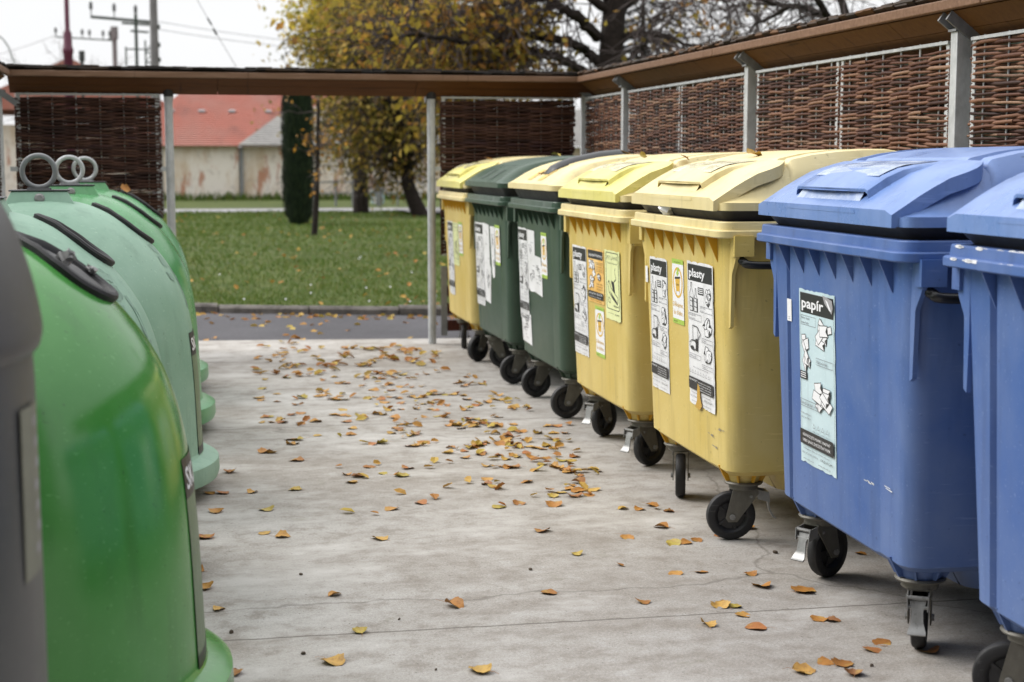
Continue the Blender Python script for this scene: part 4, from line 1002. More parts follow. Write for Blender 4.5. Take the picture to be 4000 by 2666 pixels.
# ground positions (x, y, size) read off the place; then the drifts are filled in
LEAVES = [(1.59, 6.38, 1.35), (2.11, 5.70, 1.15), (0.15, 4.42, 1.1), (2.10, 4.88, 1.35), (0.53, 5.17, 1.0), (0.56, 4.74, 1.0), (0.45, 4.45, 1.0), (0.85, 4.28, 1.0), (0.90, 4.95, 1.0), (1.24, 5.04, 1.0), (1.52, 4.86, 1.0), (1.47, 5.53, 1.0), (1.59, 5.34, 1.0), (1.74, 5.19, 1.0), (1.84, 5.19, 1.0), (1.64, 4.57, 1.0), (1.79, 4.65, 1.0), (1.80, 4.75, 1.0), (1.76, 4.77, 1.0), (1.98, 4.96, 1.0), (2.00, 5.12, 1.0), (1.78, 4.51, 1.0), (2.01, 4.56, 1.0), (2.05, 4.53, 1.0), (2.04, 4.22, 1.0), (2.10, 4.28, 1.0), (1.76, 4.08, 1.0), (1.85, 4.14, 1.0), (1.90, 4.12, 1.0), (1.89, 4.03, 1.0), (2.20, 4.17, 1.0), (1.92, 5.61, 1.0), (1.98, 5.64, 1.0), (1.87, 5.61, 1.0), (1.73, 5.74, 1.0), (1.43, 5.92, 1.0), (1.91, 5.88, 1.0), (2.24, 5.79, 1.0), (1.45, 6.44, 1.0), (1.35, 6.38, 1.0), (1.92, 6.21, 1.0), (1.86, 6.24, 1.0), (2.00, 6.27, 1.0), (2.03, 6.15, 1.0), (1.04, 6.53, 1.0), (0.90, 6.44, 1.0), (0.78, 5.93, 1.0), (0.42, 6.05, 1.0), (0.35, 6.12, 1.0), (0.39, 6.54, 1.0), (0.35, 6.91, 1.0), (0.22, 6.92, 1.0), (0.16, 6.93, 1.0), (0.18, 6.55, 1.0), (0.09, 6.11, 1.0), (0.12, 6.10, 1.0), (0.08, 5.59, 1.0), (0.10, 5.35, 1.0), (0.14, 5.08, 1.0), (0.80, 7.03, 1.0), (0.54, 6.93, 1.0), (2.50, 5.48, 1.0), (2.51, 5.31, 1.0), (0.27, 7.40, 1.0), (0.50, 7.85, 1.0), (0.47, 7.88, 1.0), (0.60, 7.62, 1.0), (0.62, 7.63, 1.0), (0.61, 8.07, 1.0), (0.62, 8.23, 1.0), (0.77, 8.31, 1.0), (0.95, 8.30, 1.0), (0.98, 8.49, 1.0), (0.63, 8.09, 1.0), (0.65, 8.20, 1.0), (0.80, 7.22, 1.0), (0.85, 7.16, 1.0), (0.81, 7.04, 1.0), (0.93, 7.38, 1.0), (0.97, 7.21, 1.0), (1.05, 7.13, 1.0), (1.10, 7.31, 1.0), (0.54, 6.93, 1.0), (1.02, 7.98, 1.0), (1.07, 8.01, 1.0), (1.29, 7.96, 1.0), (1.25, 7.91, 1.0), (1.22, 7.89, 1.0), (1.20, 7.89, 1.0), (1.40, 7.80, 1.0), (1.36, 7.66, 1.0), (1.45, 7.69, 1.0), (1.52, 7.78, 1.0), (1.55, 7.82, 1.0), (1.58, 7.85, 1.0), (1.61, 7.89, 1.0), (1.55, 7.88, 1.0), (1.51, 7.58, 1.0), (1.53, 7.62, 1.0), (1.42, 7.51, 1.0), (1.60, 7.54, 1.0), (1.67, 7.83, 1.0), (1.71, 7.92, 1.0), (1.74, 7.98, 1.0), (1.72, 7.80, 1.0), (1.75, 7.79, 1.0), (1.82, 7.94, 1.0), (1.75, 7.73, 1.0), (1.80, 7.74, 1.0), (1.83, 7.70, 1.0), (1.85, 7.66, 1.0), (1.89, 7.74, 1.0), (1.91, 7.67, 1.0), (1.75, 8.05, 1.0), (1.72, 7.85, 1.0), (1.75, 7.57, 1.0), (1.75, 7.45, 1.0), (1.81, 7.41, 1.0), (1.68, 7.48, 1.0), (1.67, 7.53, 1.0), (1.61, 7.43, 1.0), (1.48, 7.28, 1.0), (1.56, 7.25, 1.0), (1.58, 7.22, 1.0), (1.60, 7.22, 1.0), (1.68, 7.12, 1.0), (1.75, 7.26, 1.0), (1.81, 7.17, 1.0), (1.83, 7.11, 1.0), (1.83, 7.05, 1.0), (1.85, 7.05, 1.0), (1.87, 6.97, 1.0), (1.96, 7.10, 1.0), (1.97, 7.04, 1.0), (1.80, 7.19, 1.0), (1.87, 7.34, 1.0), (1.92, 7.33, 1.0), (1.96, 7.42, 1.0), (1.42, 6.97, 1.0), (1.40, 6.86, 1.0), (1.42, 6.80, 1.0), (1.43, 6.78, 1.0), (1.59, 6.87, 1.0), (1.81, 6.80, 1.0), (1.77, 6.74, 1.0), (1.73, 6.68, 1.0), (1.68, 6.61, 1.0), (1.63, 6.55, 1.0), (1.72, 6.53, 1.0), (1.79, 6.65, 1.0), (1.83, 6.64, 1.0), (1.79, 6.53, 1.0), (1.76, 6.62, 1.0), (1.71, 8.16, 1.0), (1.86, 8.20, 1.0), (1.84, 8.25, 1.0), (1.94, 8.13, 1.0), (1.98, 7.88, 1.0), (1.98, 7.93, 1.0), (2.08, 8.10, 1.0), (2.02, 8.11, 1.0), (2.04, 8.34, 1.0), (2.09, 8.33, 1.0), (1.74, 8.43, 1.0), (1.77, 8.40, 1.0), (1.78, 8.50, 1.0), (1.79, 8.44, 1.0), (1.73, 8.56, 1.0), (1.70, 8.49, 1.0), (1.65, 8.42, 1.0), (1.66, 8.53, 1.0), (1.56, 8.37, 1.0), (1.55, 8.53, 1.0), (1.51, 8.48, 1.0), (1.55, 8.47, 1.0), (1.66, 8.66, 1.0), (1.63, 8.62, 1.0), (1.70, 8.65, 1.0), (1.84, 8.71, 1.0), (1.87, 8.43, 1.0), (1.26, 8.81, 1.0), (1.21, 8.45, 1.0), (1.22, 8.39, 1.0), (1.17, 8.30, 1.0), (1.31, 8.60, 1.0), (1.27, 8.56, 1.0), (1.30, 8.27, 1.0), (1.25, 8.19, 1.0), (1.28, 8.23, 1.0), (1.18, 8.96, 1.0), (1.21, 8.93, 1.0), (1.07, 8.93, 1.0), (1.01, 8.92, 1.0), (0.97, 8.73, 1.0), (0.93, 8.99, 1.0), (0.97, 8.96, 1.0), (0.80, 8.77, 1.0), (0.76, 8.89, 1.0), (0.61, 8.84, 1.0), (0.62, 8.78, 1.0), (0.56, 8.80, 1.0), (0.50, 8.81, 1.0), (0.53, 8.99, 1.0), (0.56, 8.99, 1.0), (0.69, 9.04, 1.0), (0.71, 8.71, 1.0), (0.75, 9.09, 1.0), (1.00, 9.15, 1.0), (1.26, 9.09, 1.0), (1.34, 9.11, 1.0), (1.50, 9.28, 1.0), (1.55, 9.30, 1.0), (1.59, 9.23, 1.0), (1.63, 9.19, 1.0), (1.43, 9.09, 1.0), (1.51, 9.07, 1.0), (1.53, 9.03, 1.0), (1.58, 8.90, 1.0), (1.50, 8.81, 1.0), (1.54, 8.80, 1.0), (1.43, 8.80, 1.0), (1.70, 9.00, 1.0), (1.75, 9.11, 1.0), (1.80, 9.16, 1.0), (1.50, 9.54, 1.0), (1.54, 9.56, 1.0), (1.61, 9.65, 1.0), (1.64, 9.78, 1.0), (1.66, 9.67, 1.0), (1.70, 9.63, 1.0), (1.74, 9.62, 1.0), (1.47, 9.58, 1.0), (1.39, 9.53, 1.0), (1.37, 9.34, 1.0), (1.35, 9.61, 1.0), (1.28, 9.39, 1.0), (1.20, 9.57, 1.0), (1.25, 9.63, 1.0), (1.27, 9.52, 1.0), (1.04, 9.71, 1.0), (1.07, 9.80, 1.0), (0.98, 9.59, 1.0), (1.01, 9.55, 1.0), (1.05, 9.57, 1.0), (0.91, 9.73, 1.0), (0.94, 9.76, 1.0), (0.97, 9.96, 1.0), (0.80, 9.69, 1.0), (0.74, 9.42, 1.0), (0.54, 9.75, 1.0), (0.55, 9.65, 1.0), (0.59, 10.15, 1.0), (0.66, 9.89, 1.0), (0.64, 9.57, 1.0), (1.10, 10.29, 1.0), (1.14, 10.28, 1.0), (1.24, 10.15, 1.0), (1.28, 9.93, 1.0), (1.42, 10.15, 1.0), (1.39, 9.90, 1.0), (1.47, 10.03, 1.0), (1.54, 10.00, 1.0), (1.61, 10.03, 1.0), (1.86, 10.12, 1.0), (1.90, 10.15, 1.0), (1.88, 9.97, 1.0), (1.98, 10.40, 1.0), (1.79, 9.41, 1.0), (1.80, 9.57, 1.0), (1.89, 9.26, 1.0), (1.96, 9.37, 1.0), (2.02, 9.53, 1.0), (1.99, 9.34, 1.0), (2.01, 9.23, 1.0), (1.99, 9.02, 1.0), (2.01, 9.05, 1.0), (2.08, 9.03, 1.0), (2.01, 10.05, 1.0), (1.90, 10.79, 1.0), (1.31, 10.51, 1.0), (1.36, 10.46, 1.0), (1.41, 10.45, 1.0), (1.48, 10.67, 1.0), (1.52, 10.71, 1.0), (1.55, 10.66, 1.0), (1.52, 10.47, 1.0), (1.57, 10.61, 1.0), (1.34, 10.66, 1.0), (1.43, 10.69, 1.0), (1.10, 10.60, 1.0), (1.01, 10.46, 1.0), (0.88, 10.73, 1.0), (0.86, 10.81, 1.0), (0.78, 10.63, 1.0), (0.71, 10.84, 1.0), (0.63, 10.58, 1.0), (0.65, 10.90, 1.0), (1.01, 10.78, 1.0), (0.97, 10.93, 1.0), (0.81, 11.11, 1.0), (0.88, 11.19, 1.0), (0.93, 11.26, 1.0), (1.07, 11.25, 1.0), (0.85, 11.32, 1.0), (1.17, 11.25, 1.0), (1.20, 11.34, 1.0), (1.14, 11.17, 1.0), (1.22, 11.42, 1.0), (1.28, 11.69, 1.0), (1.33, 11.87, 1.0), (1.42, 12.21, 1.0), (1.43, 12.21, 1.0), (1.34, 11.68, 1.0), (1.15, 10.96, 1.0), (1.34, 11.13, 1.0), (1.37, 11.12, 1.0), (1.41, 11.11, 1.0), (1.46, 11.32, 1.0), (1.33, 11.17, 1.0), (1.51, 11.45, 1.0), (1.59, 11.62, 1.0), (1.61, 11.52, 1.0), (1.64, 11.52, 1.0), (1.72, 11.36, 1.0), (1.76, 11.30, 1.0), (1.78, 11.16, 1.0), (1.79, 11.12, 1.0), (1.80, 11.39, 1.0), (1.88, 11.28, 1.0), (1.95, 11.49, 1.0), (1.74, 10.62, 1.0), (1.98, 11.73, 1.0), (1.90, 11.75, 1.0), (1.90, 12.00, 1.0), (1.78, 11.77, 1.0), (1.79, 12.00, 1.0), (1.83, 11.96, 1.0), (1.78, 12.26, 1.0), (1.68, 12.15, 1.0), (1.58, 12.12, 1.0), (1.52, 12.13, 1.0), (1.60, 12.12, 1.0), (1.61, 11.81, 1.0), (1.35, 12.20, 1.0), (1.03, 12.09, 1.0), (1.07, 12.29, 1.0), (0.82, 12.00, 1.0), (0.86, 11.83, 1.0), (0.82, 11.51, 1.0), (1.09, 11.68, 1.0), (0.66, 11.75, 1.0), (0.61, 11.03, 1.0), (0.76, 12.46, 1.0), (0.97, 12.63, 1.0), (0.96, 12.26, 1.0), (0.90, 12.76, 1.0)]
PEB = [(1.25, 5.35, 0.01, 'small dark pebble near the middle of the empty concrete'), (0.44, 5.46, 0.009, 'small round nut on the empty concrete left of centre'), (2.20, 5.39, 0.013, 'brown snail-like pebble in front of the blue bin wheel'), (0.37, 4.55, 0.01, 'dark crumb near the bottom left on the nearest slab'), (0.70, 4.84, 0.007, 'tiny pebble just above the crack line'), (0.73, 4.32, 0.006, 'tiny pebble at the bottom edge of the view'), (1.97, 4.08, 0.008, 'pinkish pebble by the leaves at the bottom right'), (0.17, 4.81, 0.01, 'flat dark crumb just above the left end of the crack')]

g = random.Random(77)
def zone(x, y):
    if x > 1.95: return 'under the bins', 'brown leaf lying in the shade under the row of bins'
    if y < 4.9: return 'near edge', 'single dry leaf on the nearest slab, in front of the crack line'
    if y < 6.4: return 'foreground', 'scattered dry leaf on the open concrete level with the cream-lidded yellow bin'
    if y < 8.6 and x > .95: return 'drift', 'orange brown leaf in the loose drift in front of the dark green bins'
    if y < 8.6: return 'left scatter', 'curled leaf on the bare concrete beside the green bell containers'
    if y < 10.6: return 'middle', 'small leaf among many on the middle of the concrete passage'
    return 'far', 'small leaf near the far edge of the concrete by the asphalt'
def place_leaf(x, y, s, k, z=0., label=None, grp=True, rot=None):
    i = k % len(protos)
    if i not in used: o = protos[i]; used.add(i)
    else: o = protos[i].copy(); COL.objects.link(o)
    o.location = (x, y, z+.001); o.rotation_euler = rot or (g.gauss(0, .10), g.gauss(0, .10), g.uniform(0, 6.28)); q = s*g.uniform(.66, 1.1); o.scale = (q, q*g.uniform(.8, 1.2), q*g.uniform(.22, .85))
    zn, lb = zone(x, y)
    tag(o, label or lb, 'leaf', None if label else 'fallen leaves, '+zn); return o
k = 0
SPECIAL = {0: 'large reddish leaf with serrated rim lying alone in the middle of the concrete', 1: 'brown leaf with a long pale stalk leaning on the wheel of the cream-lidded yellow bin',
 2: 'leaf nearest the base ring of the bright green container, bottom left', 3: 'dark torn brown leaf pair on the concrete before the front wheel of the blue bin'}
LEAVES = LEAVES[:4]+sorted(LEAVES[4:], key=lambda q: q[1]); far_ = MB()
for x, y, s in LEAVES[:288]: place_leaf(x, y, s, k, label=SPECIAL.get(k)); k += 1
for x, y, s in LEAVES[288:]:      # the rest lie far off and run together
    for j in range(2): flake(far_, x+g.gauss(0, .05)*j, y+g.gauss(0, .05)*j, .012, .075*s, g, .25)
for x, y, s in LEAVES[4:288]:      # crumbled and torn bits packed into the drift
    if y > 6.1 and x > .7 and x < 2.05:
        for j in range(2):
            if g.random() < .34: flake(far_, x+g.gauss(0, .075), y+g.gauss(0, .075), .011, g.uniform(.035, .068), g, .28)
tag(far_.build('leaf_scatter', M['dry_leaf'], None, sharp=0, recalc=False), kind='stuff')
# a few on the lids
def lid_leaf(bx, by, lx, ly, label, s=1., rot=None):
    global k
    place_leaf(bx+lx, by+ly, s, k, dome(lx)+.02, label, rot=rot); k += 1
lid_leaf(1.985, 6.07, .36, -.02, 'yellow leaf lying on top of the bleached cream lid', 1.0, (.3, .2, .5)); lid_leaf(2.035, 7.54, .38, .25, 'thin orange leaf standing on the lemon lid', 1., (.9, .2, .4))
lid_leaf(2.085, 9.02, .55, -.17, 'brown leaf caught at the upper end of the black strip', 1.1, (.4, .2, .9)); lid_leaf(2.09, 11.77, .36, .1, 'orange leaf on the farthest yellow lid', 1.2, (.2, .2, .3))
lid_leaf(2.085, 9.02, .09, .0, 'little brown leaf on the pale yellow lid near its grip', .7); lid_leaf(2.09, 10.46, .5, -.1, 'brown leaf on the back of the dark green lid', 1.)
lid_leaf(2.035, 7.54, .33, -.56, 'dry curled leaf tucked beside the hinge of the lemon lid', 1.1, (.2, .5, .2))
lp_ = on_dome(R(2), 1.26, .03); place_leaf(-.485+lp_.x, 10.25+lp_.y, .9, k, lp_.z, 'yellow leaf perched above the drop hole of the far green container', rot=(.9, .2, .4)); k += 1
# pebbles and nuts
pm = plastic('pebble_brown', (.07, .05, .035), (.13, .10, .07), .7, 20)
for i, (x, y, r_, lb) in enumerate(PEB):
    r_ *= .75
    p_ = MB(); p_.lathe([(0, -r_*.6), (r_*.7, -r_*.5), (r_, 0), (r_*.75, r_*.5), (0, r_*.65)], 9, 0); p_.v = [(a*(1+.15*math.sin(b_*90+i)), b_*1.1, c_) for a, b_, c_ in p_.v]
    o = p_.build('pebble', pm, None, (x, y, r_*.5), (.2*i, .1, i), sharp=50); tag(o, lb, 'pebble')
# ------------------------------------------------------------------ buildings beyond the lawn
m, nt, b = new_mat('peeling_plaster')
v = coords(nt, (1, 1, .35)); n1 = noise(nt, v, .8, 7, .7); n2 = noise(nt, coords(nt, (1.0, 1, .28)), 2.3, 5, .65); n3 = noise(nt, coords(nt), 3.2, 5, .7)
c = mix(nt, ramp(nt, n1, [(.40, 0.), (.55, 1.)]), (.62, .50, .37), (.80, .74, .67))
c = mix(nt, ramp(nt, n2, [(.56, 0.), (.64, .8)]), c, (.44, .17, .085))
c = mix(nt, ramp(nt, n3, [(.55, 0.), (.66, .55)]), c, (.38, .32, .27))
nt.links.new(c, b.inputs['Base Color']); b.inputs['Roughness'].default_value = .9; M['plaster'] = m
def tiles(name, a, bc, dark):
    m, nt, b = new_mat(name); n1 = noise(nt, coords(nt, (1, .4, 1)), .45, 5, .6); n2 = noise(nt, coords(nt), 4, 4, .7)
    c = mix(nt, ramp(nt, n1, [(.42, 0.), (.6, 1.)]), a, bc); c = mix(nt, ramp(nt, n2, [(.5, 0.), (.75, .5)]), c, dark); n3 = noise(nt, coords(nt, (.7, .35, .35)), 1.1, 5, .65); c = mix(nt, ramp(nt, n3, [(.52, 0.), (.70, .75)]), c, dark)
    nt.links.new(c, b.inputs['Base Color']); b.inputs['Roughness'].default_value = .8; return m
M['tile_red'] = tiles('red_roof_tiles', (.40, .145, .108), (.37, .175, .14), (.25, .11, .09)); M['tile_grey'] = tiles('grey_slates', (.36, .35, .33), (.30, .29, .28), (.12, .11, .11))
def roof_plane(mb, pts, mi=0, rows=26):
    """sloping roof face a-b (eave) c-d (ridge) made of stepped tile courses"""
    a, b_, c_, d = [Vector(p) for p in pts]; nrm = (b_-a).cross(d-a).normalized(); nrm = nrm if nrm.z > 0 else -nrm
    for i in range(rows):
        t0, t1 = i/rows, (i+1)/rows
        p0, p1 = a+(d-a)*t0, b_+(c_-b_)*t0; q0, q1 = a+(d-a)*t1, b_+(c_-b_)*t1
        mb.loft([[p0, p1, p1+nrm*.05, p0+nrm*.05], [q0, q1, q1+nrm*.012, q0+nrm*.012]], mi)
barn = empty('barn', (0, 62, 0)); tag(barn, 'long low barn with peeling cream walls and a red tiled roof', 'barn')
w = MB(); w.box((.55, 4, 1.06), (4.6, 8, 2.12)); w.build('wall', M['plaster'], barn, sharp=30)
r_ = MB(); roof_plane(r_, [(-1.9, -.35, 2.10), (12.5, -.35, 2.10), (12.5, 5.6, 4.55), (1.02, 5.6, 4.55)], 0, 30); r_.loft([[Vector((-1.9, -.34, 2.09)), Vector((1.02, 5.6, 4.54)), Vector((1.02, 11, 2.09)), Vector((-1.9, 11, 2.09))], [Vector((-1.9, -.34, 2.05)), Vector((1.02, 5.6, 4.3)), Vector((1.02, 11, 2.05)), Vector((-1.9, 11, 2.05))]], 0); r_.build('roof', M['tile_red'], barn, sharp=20)
for x in (.35, 1.55, 2.75, 4.2):
    v_ = MB(); v_.box((0, 0, .04), (.26, .20, .10)); v_.build('roof_vent', M['zinc_dark'], barn, (x, 3.0, 3.50), (R(22), 0, 0), bevel=.01)
ex = empty('annex', (2.9, 62, 0)); tag(ex, 'grey slated annex adjoining the red roofed barn behind the dark conifer', 'house')
w = MB(); w.box((8.1, 3, 1.05), (16, 5.8, 2.10)); w.build('wall', M['plaster'], ex, sharp=30)
r_ = MB(); roof_plane(r_, [(-.08, -.45, 2.14), (16.4, -.45, 2.14), (16.4, 3.4, 3.75), (2.25, 3.4, 3.75)], 0, 18); r_.build('roof', M['tile_grey'], ex, sharp=20)
dp = MB(); dp.tube([(.05, -.06, 2.08), (.05, -.06, 0.02)], .07, 8); dp.build('downpipe', M['zinc_dark'], ex)
b2_ = empty('outbuilding', (-3.6, 66, 0)); tag(b2_, 'steep red roofed outbuilding peeking out left of the round post', 'house')
w = MB(); w.box((0, 4, 1.5), (6.6, 7, 3.0)); w.build('wall', M['plaster'], b2_); r_ = MB()
r_.loft([[Vector((-4.4, y_, 3.6)), Vector((4.6, y_, 3.5)), Vector((0, y_, 5.65))] for y_ in (-.4, 8)], 0); r_.build('roof', M['tile_red'], b2_, sharp=20)
# weeds along the foot of the wall
g = random.Random(5); wd = MB()
for k in range(1500):
    x = g.uniform(-3, 13); y = 61.9-abs(g.gauss(0, .5)); h_ = g.uniform(.1, .38); a = g.uniform(0, 6.28)
    wd.add([(x-.05*math.cos(a), y-.05*math.sin(a), .05), (x+.05*math.cos(a), y+.05*math.sin(a), .05), (x+g.gauss(0, .08), y, .05+h_)], [(0, 1, 2)])
o = wd.build('weeds', M['blade'], None, sharp=0, recalc=False); tag(o, kind='stuff')
# railing and box by the path
rl = empty('metal_railing', (4.75, 51.0, .06)); tag(rl, 'grey metal railing with two rails along the path beyond the lawn', 'railing')
f = MB(); f.tube([(0, .9, .78), (3.9, .2, .80)], .03, 6); f.tube([(0, .9, .42), (3.9, .2, .42)], .025, 6)
f.build('rails', M['zinc_dark'], rl)
for x, w_ in ((.05, .05), (.75, .05), (1.3, .05), (2.15, .13), (2.75, .04), (3.3, .05), (3.85, .05)):
    f = MB(); f.tube([(x, .9-.18*x, 0), (x, .9-.18*x, .9 if w_ > .1 else .82)], w_*.8, 8); f.build('railing_post', M['zinc_dark'], rl)
bx = empty('utility_box', (7.05, 53.0, .06)); tag(bx, 'pale blue grey box standing in front of the far railing', 'box')
f = MB(); f.box((0, 0, .26), (.42, .3, .44)); f.build('casing', simple('pale_blue_paint', (.34, .44, .47), .5), bx, bevel=.02); f = MB(); f.box((0, 0, .505), (.46, .34, .04)); f.build('lid', M['zinc'], bx, bevel=.01); f = MB(); f.box((-.05, -.155, .16), (.2, .006, .2)); f.build('label_plate', M['white'], bx)
# ------------------------------------------------------------------ poles and wires
M['maroon'] = simple('maroon_paint', (.095, .010, .035), .45); M['conc_pole'] = rough_mat('concrete_pole', (.19, .18, .185), (.25, .24, .245), 3); M['pole_dark'] = simple('dark_green_iron', (.045, .06, .05), .6); M['insul'] = simple('dark_insulator', (.04, .045, .045), .3)
lp = empty('lamp_post', (-2.09, 38, 0)); tag(lp, 'maroon painted lamp post with a thicker lower shaft', 'lamp post')
f = MB(); f.lathe([(.11, 0), (.105, 3.95), (.125, 4.0), (.125, 4.08), (.10, 4.12), (.095, 4.42), (.07, 4.48), (.055, 4.52), (.05, 9.5)], 16); f.build('shaft', M['maroon'], lp, sharp=40)
f = MB(); f.tube([(0, 0, 9.45), (.2, 0, 9.8), (.8, 0, 9.9)], .04, 8); f.build('bracket', M['maroon'], lp); f = MB(); f.box((1.0, 0, 9.88), (.6, .25, .14)); f.build('lamp_head', M['zinc'], lp, bevel=.04)
gp = empty('utility_pole', (-.17, 45, 0)); tag(gp, 'thick tapering grey concrete pole above the roof left of centre', 'pole', 'utility poles behind the shelter')
f = MB(); f.lathe([(.17, 0), (.11, 5.0), (.075, 11), (0, 11)], 16); f.build('shaft', M['conc_pole'], gp, sharp=40)
for z in (4.3, 4.7, 5.2): f = MB(); f.box((.13, 0, z), (.07, .07, .12)); f.build('clamp', M['pole_dark'], gp)
def arm_insul(root, xs, z, y=0, h_=.34, k=.02):
    for x in xs:
        f = MB(); f.lathe([(.02, 0), (.02, h_*.4), (.075, h_*.45), (.05, h_*.6), (.08, h_*.66), (.05, h_*.8), (.07, h_*.86), (.02, h_), (0, h_)], 8, 0, Matrix.Translation((x, y, z+k*x))); f.build('insulator', M['insul'], root)
p1 = empty('utility_pole', (-.87, 60, 0)); tag(p1, 'slim dark pole with a long crossarm carrying three insulators and a ladder frame', 'pole', 'utility poles behind the shelter')
f = MB(); f.tube([(0, 0, 0), (0, 0, 6.9)], .06, 8); f.build('shaft', M['pole_dark'], p1)
f = MB(); f.beam((-1.6, 0, 6.76), (.75, 0, 6.6), .1, .1); f.beam((-.5, 0, 6.56), (.75, 0, 6.5), .08, .08); f.beam((-.2, 0, 6.28), (.45, 0, 6.24), .07, .07); f.build('crossarm', M['pole_dark'], p1); arm_insul(p1, (-1.58, -.76, 0), 6.72, 0, .5, -.06)
f = MB()
f.tube([(-.38, 0, 4.5), (-.38, 0, 5.7)], .035, 6); f.beam((-.38, 0, 5.62), (.7, 0, 5.62), .05, .05); f.beam((-.38, 0, 4.6), (.7, 0, 4.6), .05, .05)
for x in (.32, .55): f.tube([(x, 0, 3.5), (x, 0, 5.95)], .035, 6)
for k in range(6): f.beam((.28, 0, 3.7+.36*k), (.66, 0, 3.7+.36*k), .07, .05); f.beam((.32, 0, 3.7+.36*k), (.55, 0, 4.06+.36*k), .03, .03)
f.build('ladder_frame', M['pole_dark'], p1)
p2 = empty('utility_pole', (-2.06, 75, 0)); tag(p2, 'farther slim pole with a left-reaching crossarm of five insulators', 'pole', 'utility poles behind the shelter')
f = MB(); f.tube([(0, 0, 0), (0, 0, 7.1)], .11, 8); f.tube([(0, 0, 7.1), (0, 0, 7.66)], .17, 8); f.build('shaft', M['conc_pole'], p2)
f = MB(); f.beam((-2.6, 0, 7.16), (0, 0, 7.04), .06, .06); f.beam((-.3, 0, 7.04), (0, 0, 7.3), .06, .06); f.build('crossarm', M['pole_dark'], p2); arm_insul(p2, (-2.58, -1.42, -1.1, -.5, -.2), 7.05, 0, .42, -.045)
cp = empty('chimney_pipe', (-2.35, 50, 0)); tag(cp, 'short dark chimney pipe with a wider cap just above the roof edge', 'chimney'); f = MB(); f.lathe([(.05, 0), (.05, 4.25), (.075, 4.3), (.05, 4.42), (.05, 4.52), (.09, 4.57), (.09, 4.85), (0, 4.85)], 10); f.build('pipe', M['insul'], cp)
al = empty('street_lamp', (-3.45, 40, 0)); tag(al, 'thin grey street lamp with a curved arm at the left picture edge', 'lamp post'); f = MB(); f.tube(catmull([(0, 0, 0), (0, 0, 3.6), (-.05, 0, 3.95), (-.14, 0, 4.25), (-.35, 0, 4.5), (-.8, 0, 4.62)], 5), .022, 8); f.build('arm', M['zinc'], al)
f = MB(); f.box((-1.0, 0, 4.62), (.5, .2, .1)); f.build('lamp_head', M['zinc'], al, bevel=.03)
def wire(label, a, b_, sag, r_=.012):
    f = MB(); A, B_ = Vector(a), Vector(b_); f.tube([A+(B_-A)*t-Vector((0, 0, sag*4*t*(1-t))) for t in lin(0, 1, 13)], r_, 5); o = f.build('power_line', M['wirem'], None, sharp=60); tag(o, label, 'wire', 'overhead wires'); return o
M['wirem'] = simple('cable_grey', (.30, .30, .31), .6)
wire('upper of two faint wires running right from the grey pole', (-.1, 60, 6.64), (9, 66, 6.2), .12); wire('lower of two faint wires running right from the grey pole', (-.1, 60, 6.36), (9, 66, 5.95), .12)
wire('faint wire slanting in from the left edge to the far crossarm', (-8.5, 74, 5.9), (-4.6, 75, 7.25), .1)
o = wire('steep wire falling to the right with two dark insulators on it', (.60, 30, 4.6), (1.62, 30, 2.82), .03, .006)
f = MB(); f.tube([(.86, 30, 4.12), (.93, 30, 4.0)], .018, 6); f.tube([(.96, 30, 3.93), (1.02, 30, 3.82)], .022, 6); f.build('insulator', M['insul'], o)
# ------------------------------------------------------------------ trees
def bark(name, a, bc): return rough_mat(name, a, bc, 14, .9, .8)
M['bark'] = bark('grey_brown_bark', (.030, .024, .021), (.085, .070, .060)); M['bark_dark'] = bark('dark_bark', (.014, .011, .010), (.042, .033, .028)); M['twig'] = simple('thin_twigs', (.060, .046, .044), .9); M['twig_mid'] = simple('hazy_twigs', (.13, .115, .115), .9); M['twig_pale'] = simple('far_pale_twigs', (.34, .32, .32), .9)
M['lv_gold'] = island('golden_leaves', [(0, (.22, .22, .035)), (.3, (.40, .36, .05)), (.6, (.56, .44, .06)), (.85, (.66, .48, .09)), (1, (.46, .27, .05))], .55, 0, 0, .6)
M['lv_olive'] = island('olive_brown_leaves', [(0, (.06, .055, .018)), (.25, (.16, .14, .030)), (.5, (.28, .22, .04)), (.8, (.46, .31, .06)), (1, (.18, .09, .045))], .6, 0, 0, .45)
M['lv_sparse'] = island('sparse_leaves', [(0, (.26, .21, .04)), (.4, (.44, .32, .05)), (.7, (.42, .20, .05)), (1, (.16, .12, .04))], .6, 0, 0, .5)
M['lv_orange'] = island('orange_leaves', [(0, (.36, .17, .03)), (.5, (.52, .27, .04)), (1, (.30, .16, .04))], .55, 0, 0, .3)
M['needle'] = island('dark_needles', [(0, (.006, .014, .007)), (.6, (.014, .028, .012)), (1, (.028, .042, .018))], .7, 0)
M['spruce'] = island('hazed_blue_grey_needles', [(0, (.030, .036, .040)), (.6, (.055, .065, .070)), (1, (.085, .090, .095))], .8, 0)  # blue grey needles, lightened with distance haze put into the colour
def leafq(mb, p, s, g, mi=0):
    M_ = Euler((g.uniform(-1.3, 1.3), g.uniform(-1.3, 1.3), g.uniform(0, 6.28))).to_matrix(); p = Vector(p)
    mb.add([p+M_ @ Vector(q) for q in ((-s*.55, 0, 0), (0, -s*.36, s*.08), (s*.55, 0, 0), (0, s*.36, s*.08))], [(0, 1, 2, 3)], mi)
def wander(g, a, b_, n, j):
    a, b_ = Vector(a), Vector(b_); L = (b_-a).length; o = []
    for i in range(n+1):
        t = i/n; e = math.sin(math.pi*t)*j*L
        o.append(a+(b_-a)*t+Vector((g.gauss(0, e), g.gauss(0, e), g.gauss(0, e)+e*.6)))
    return o
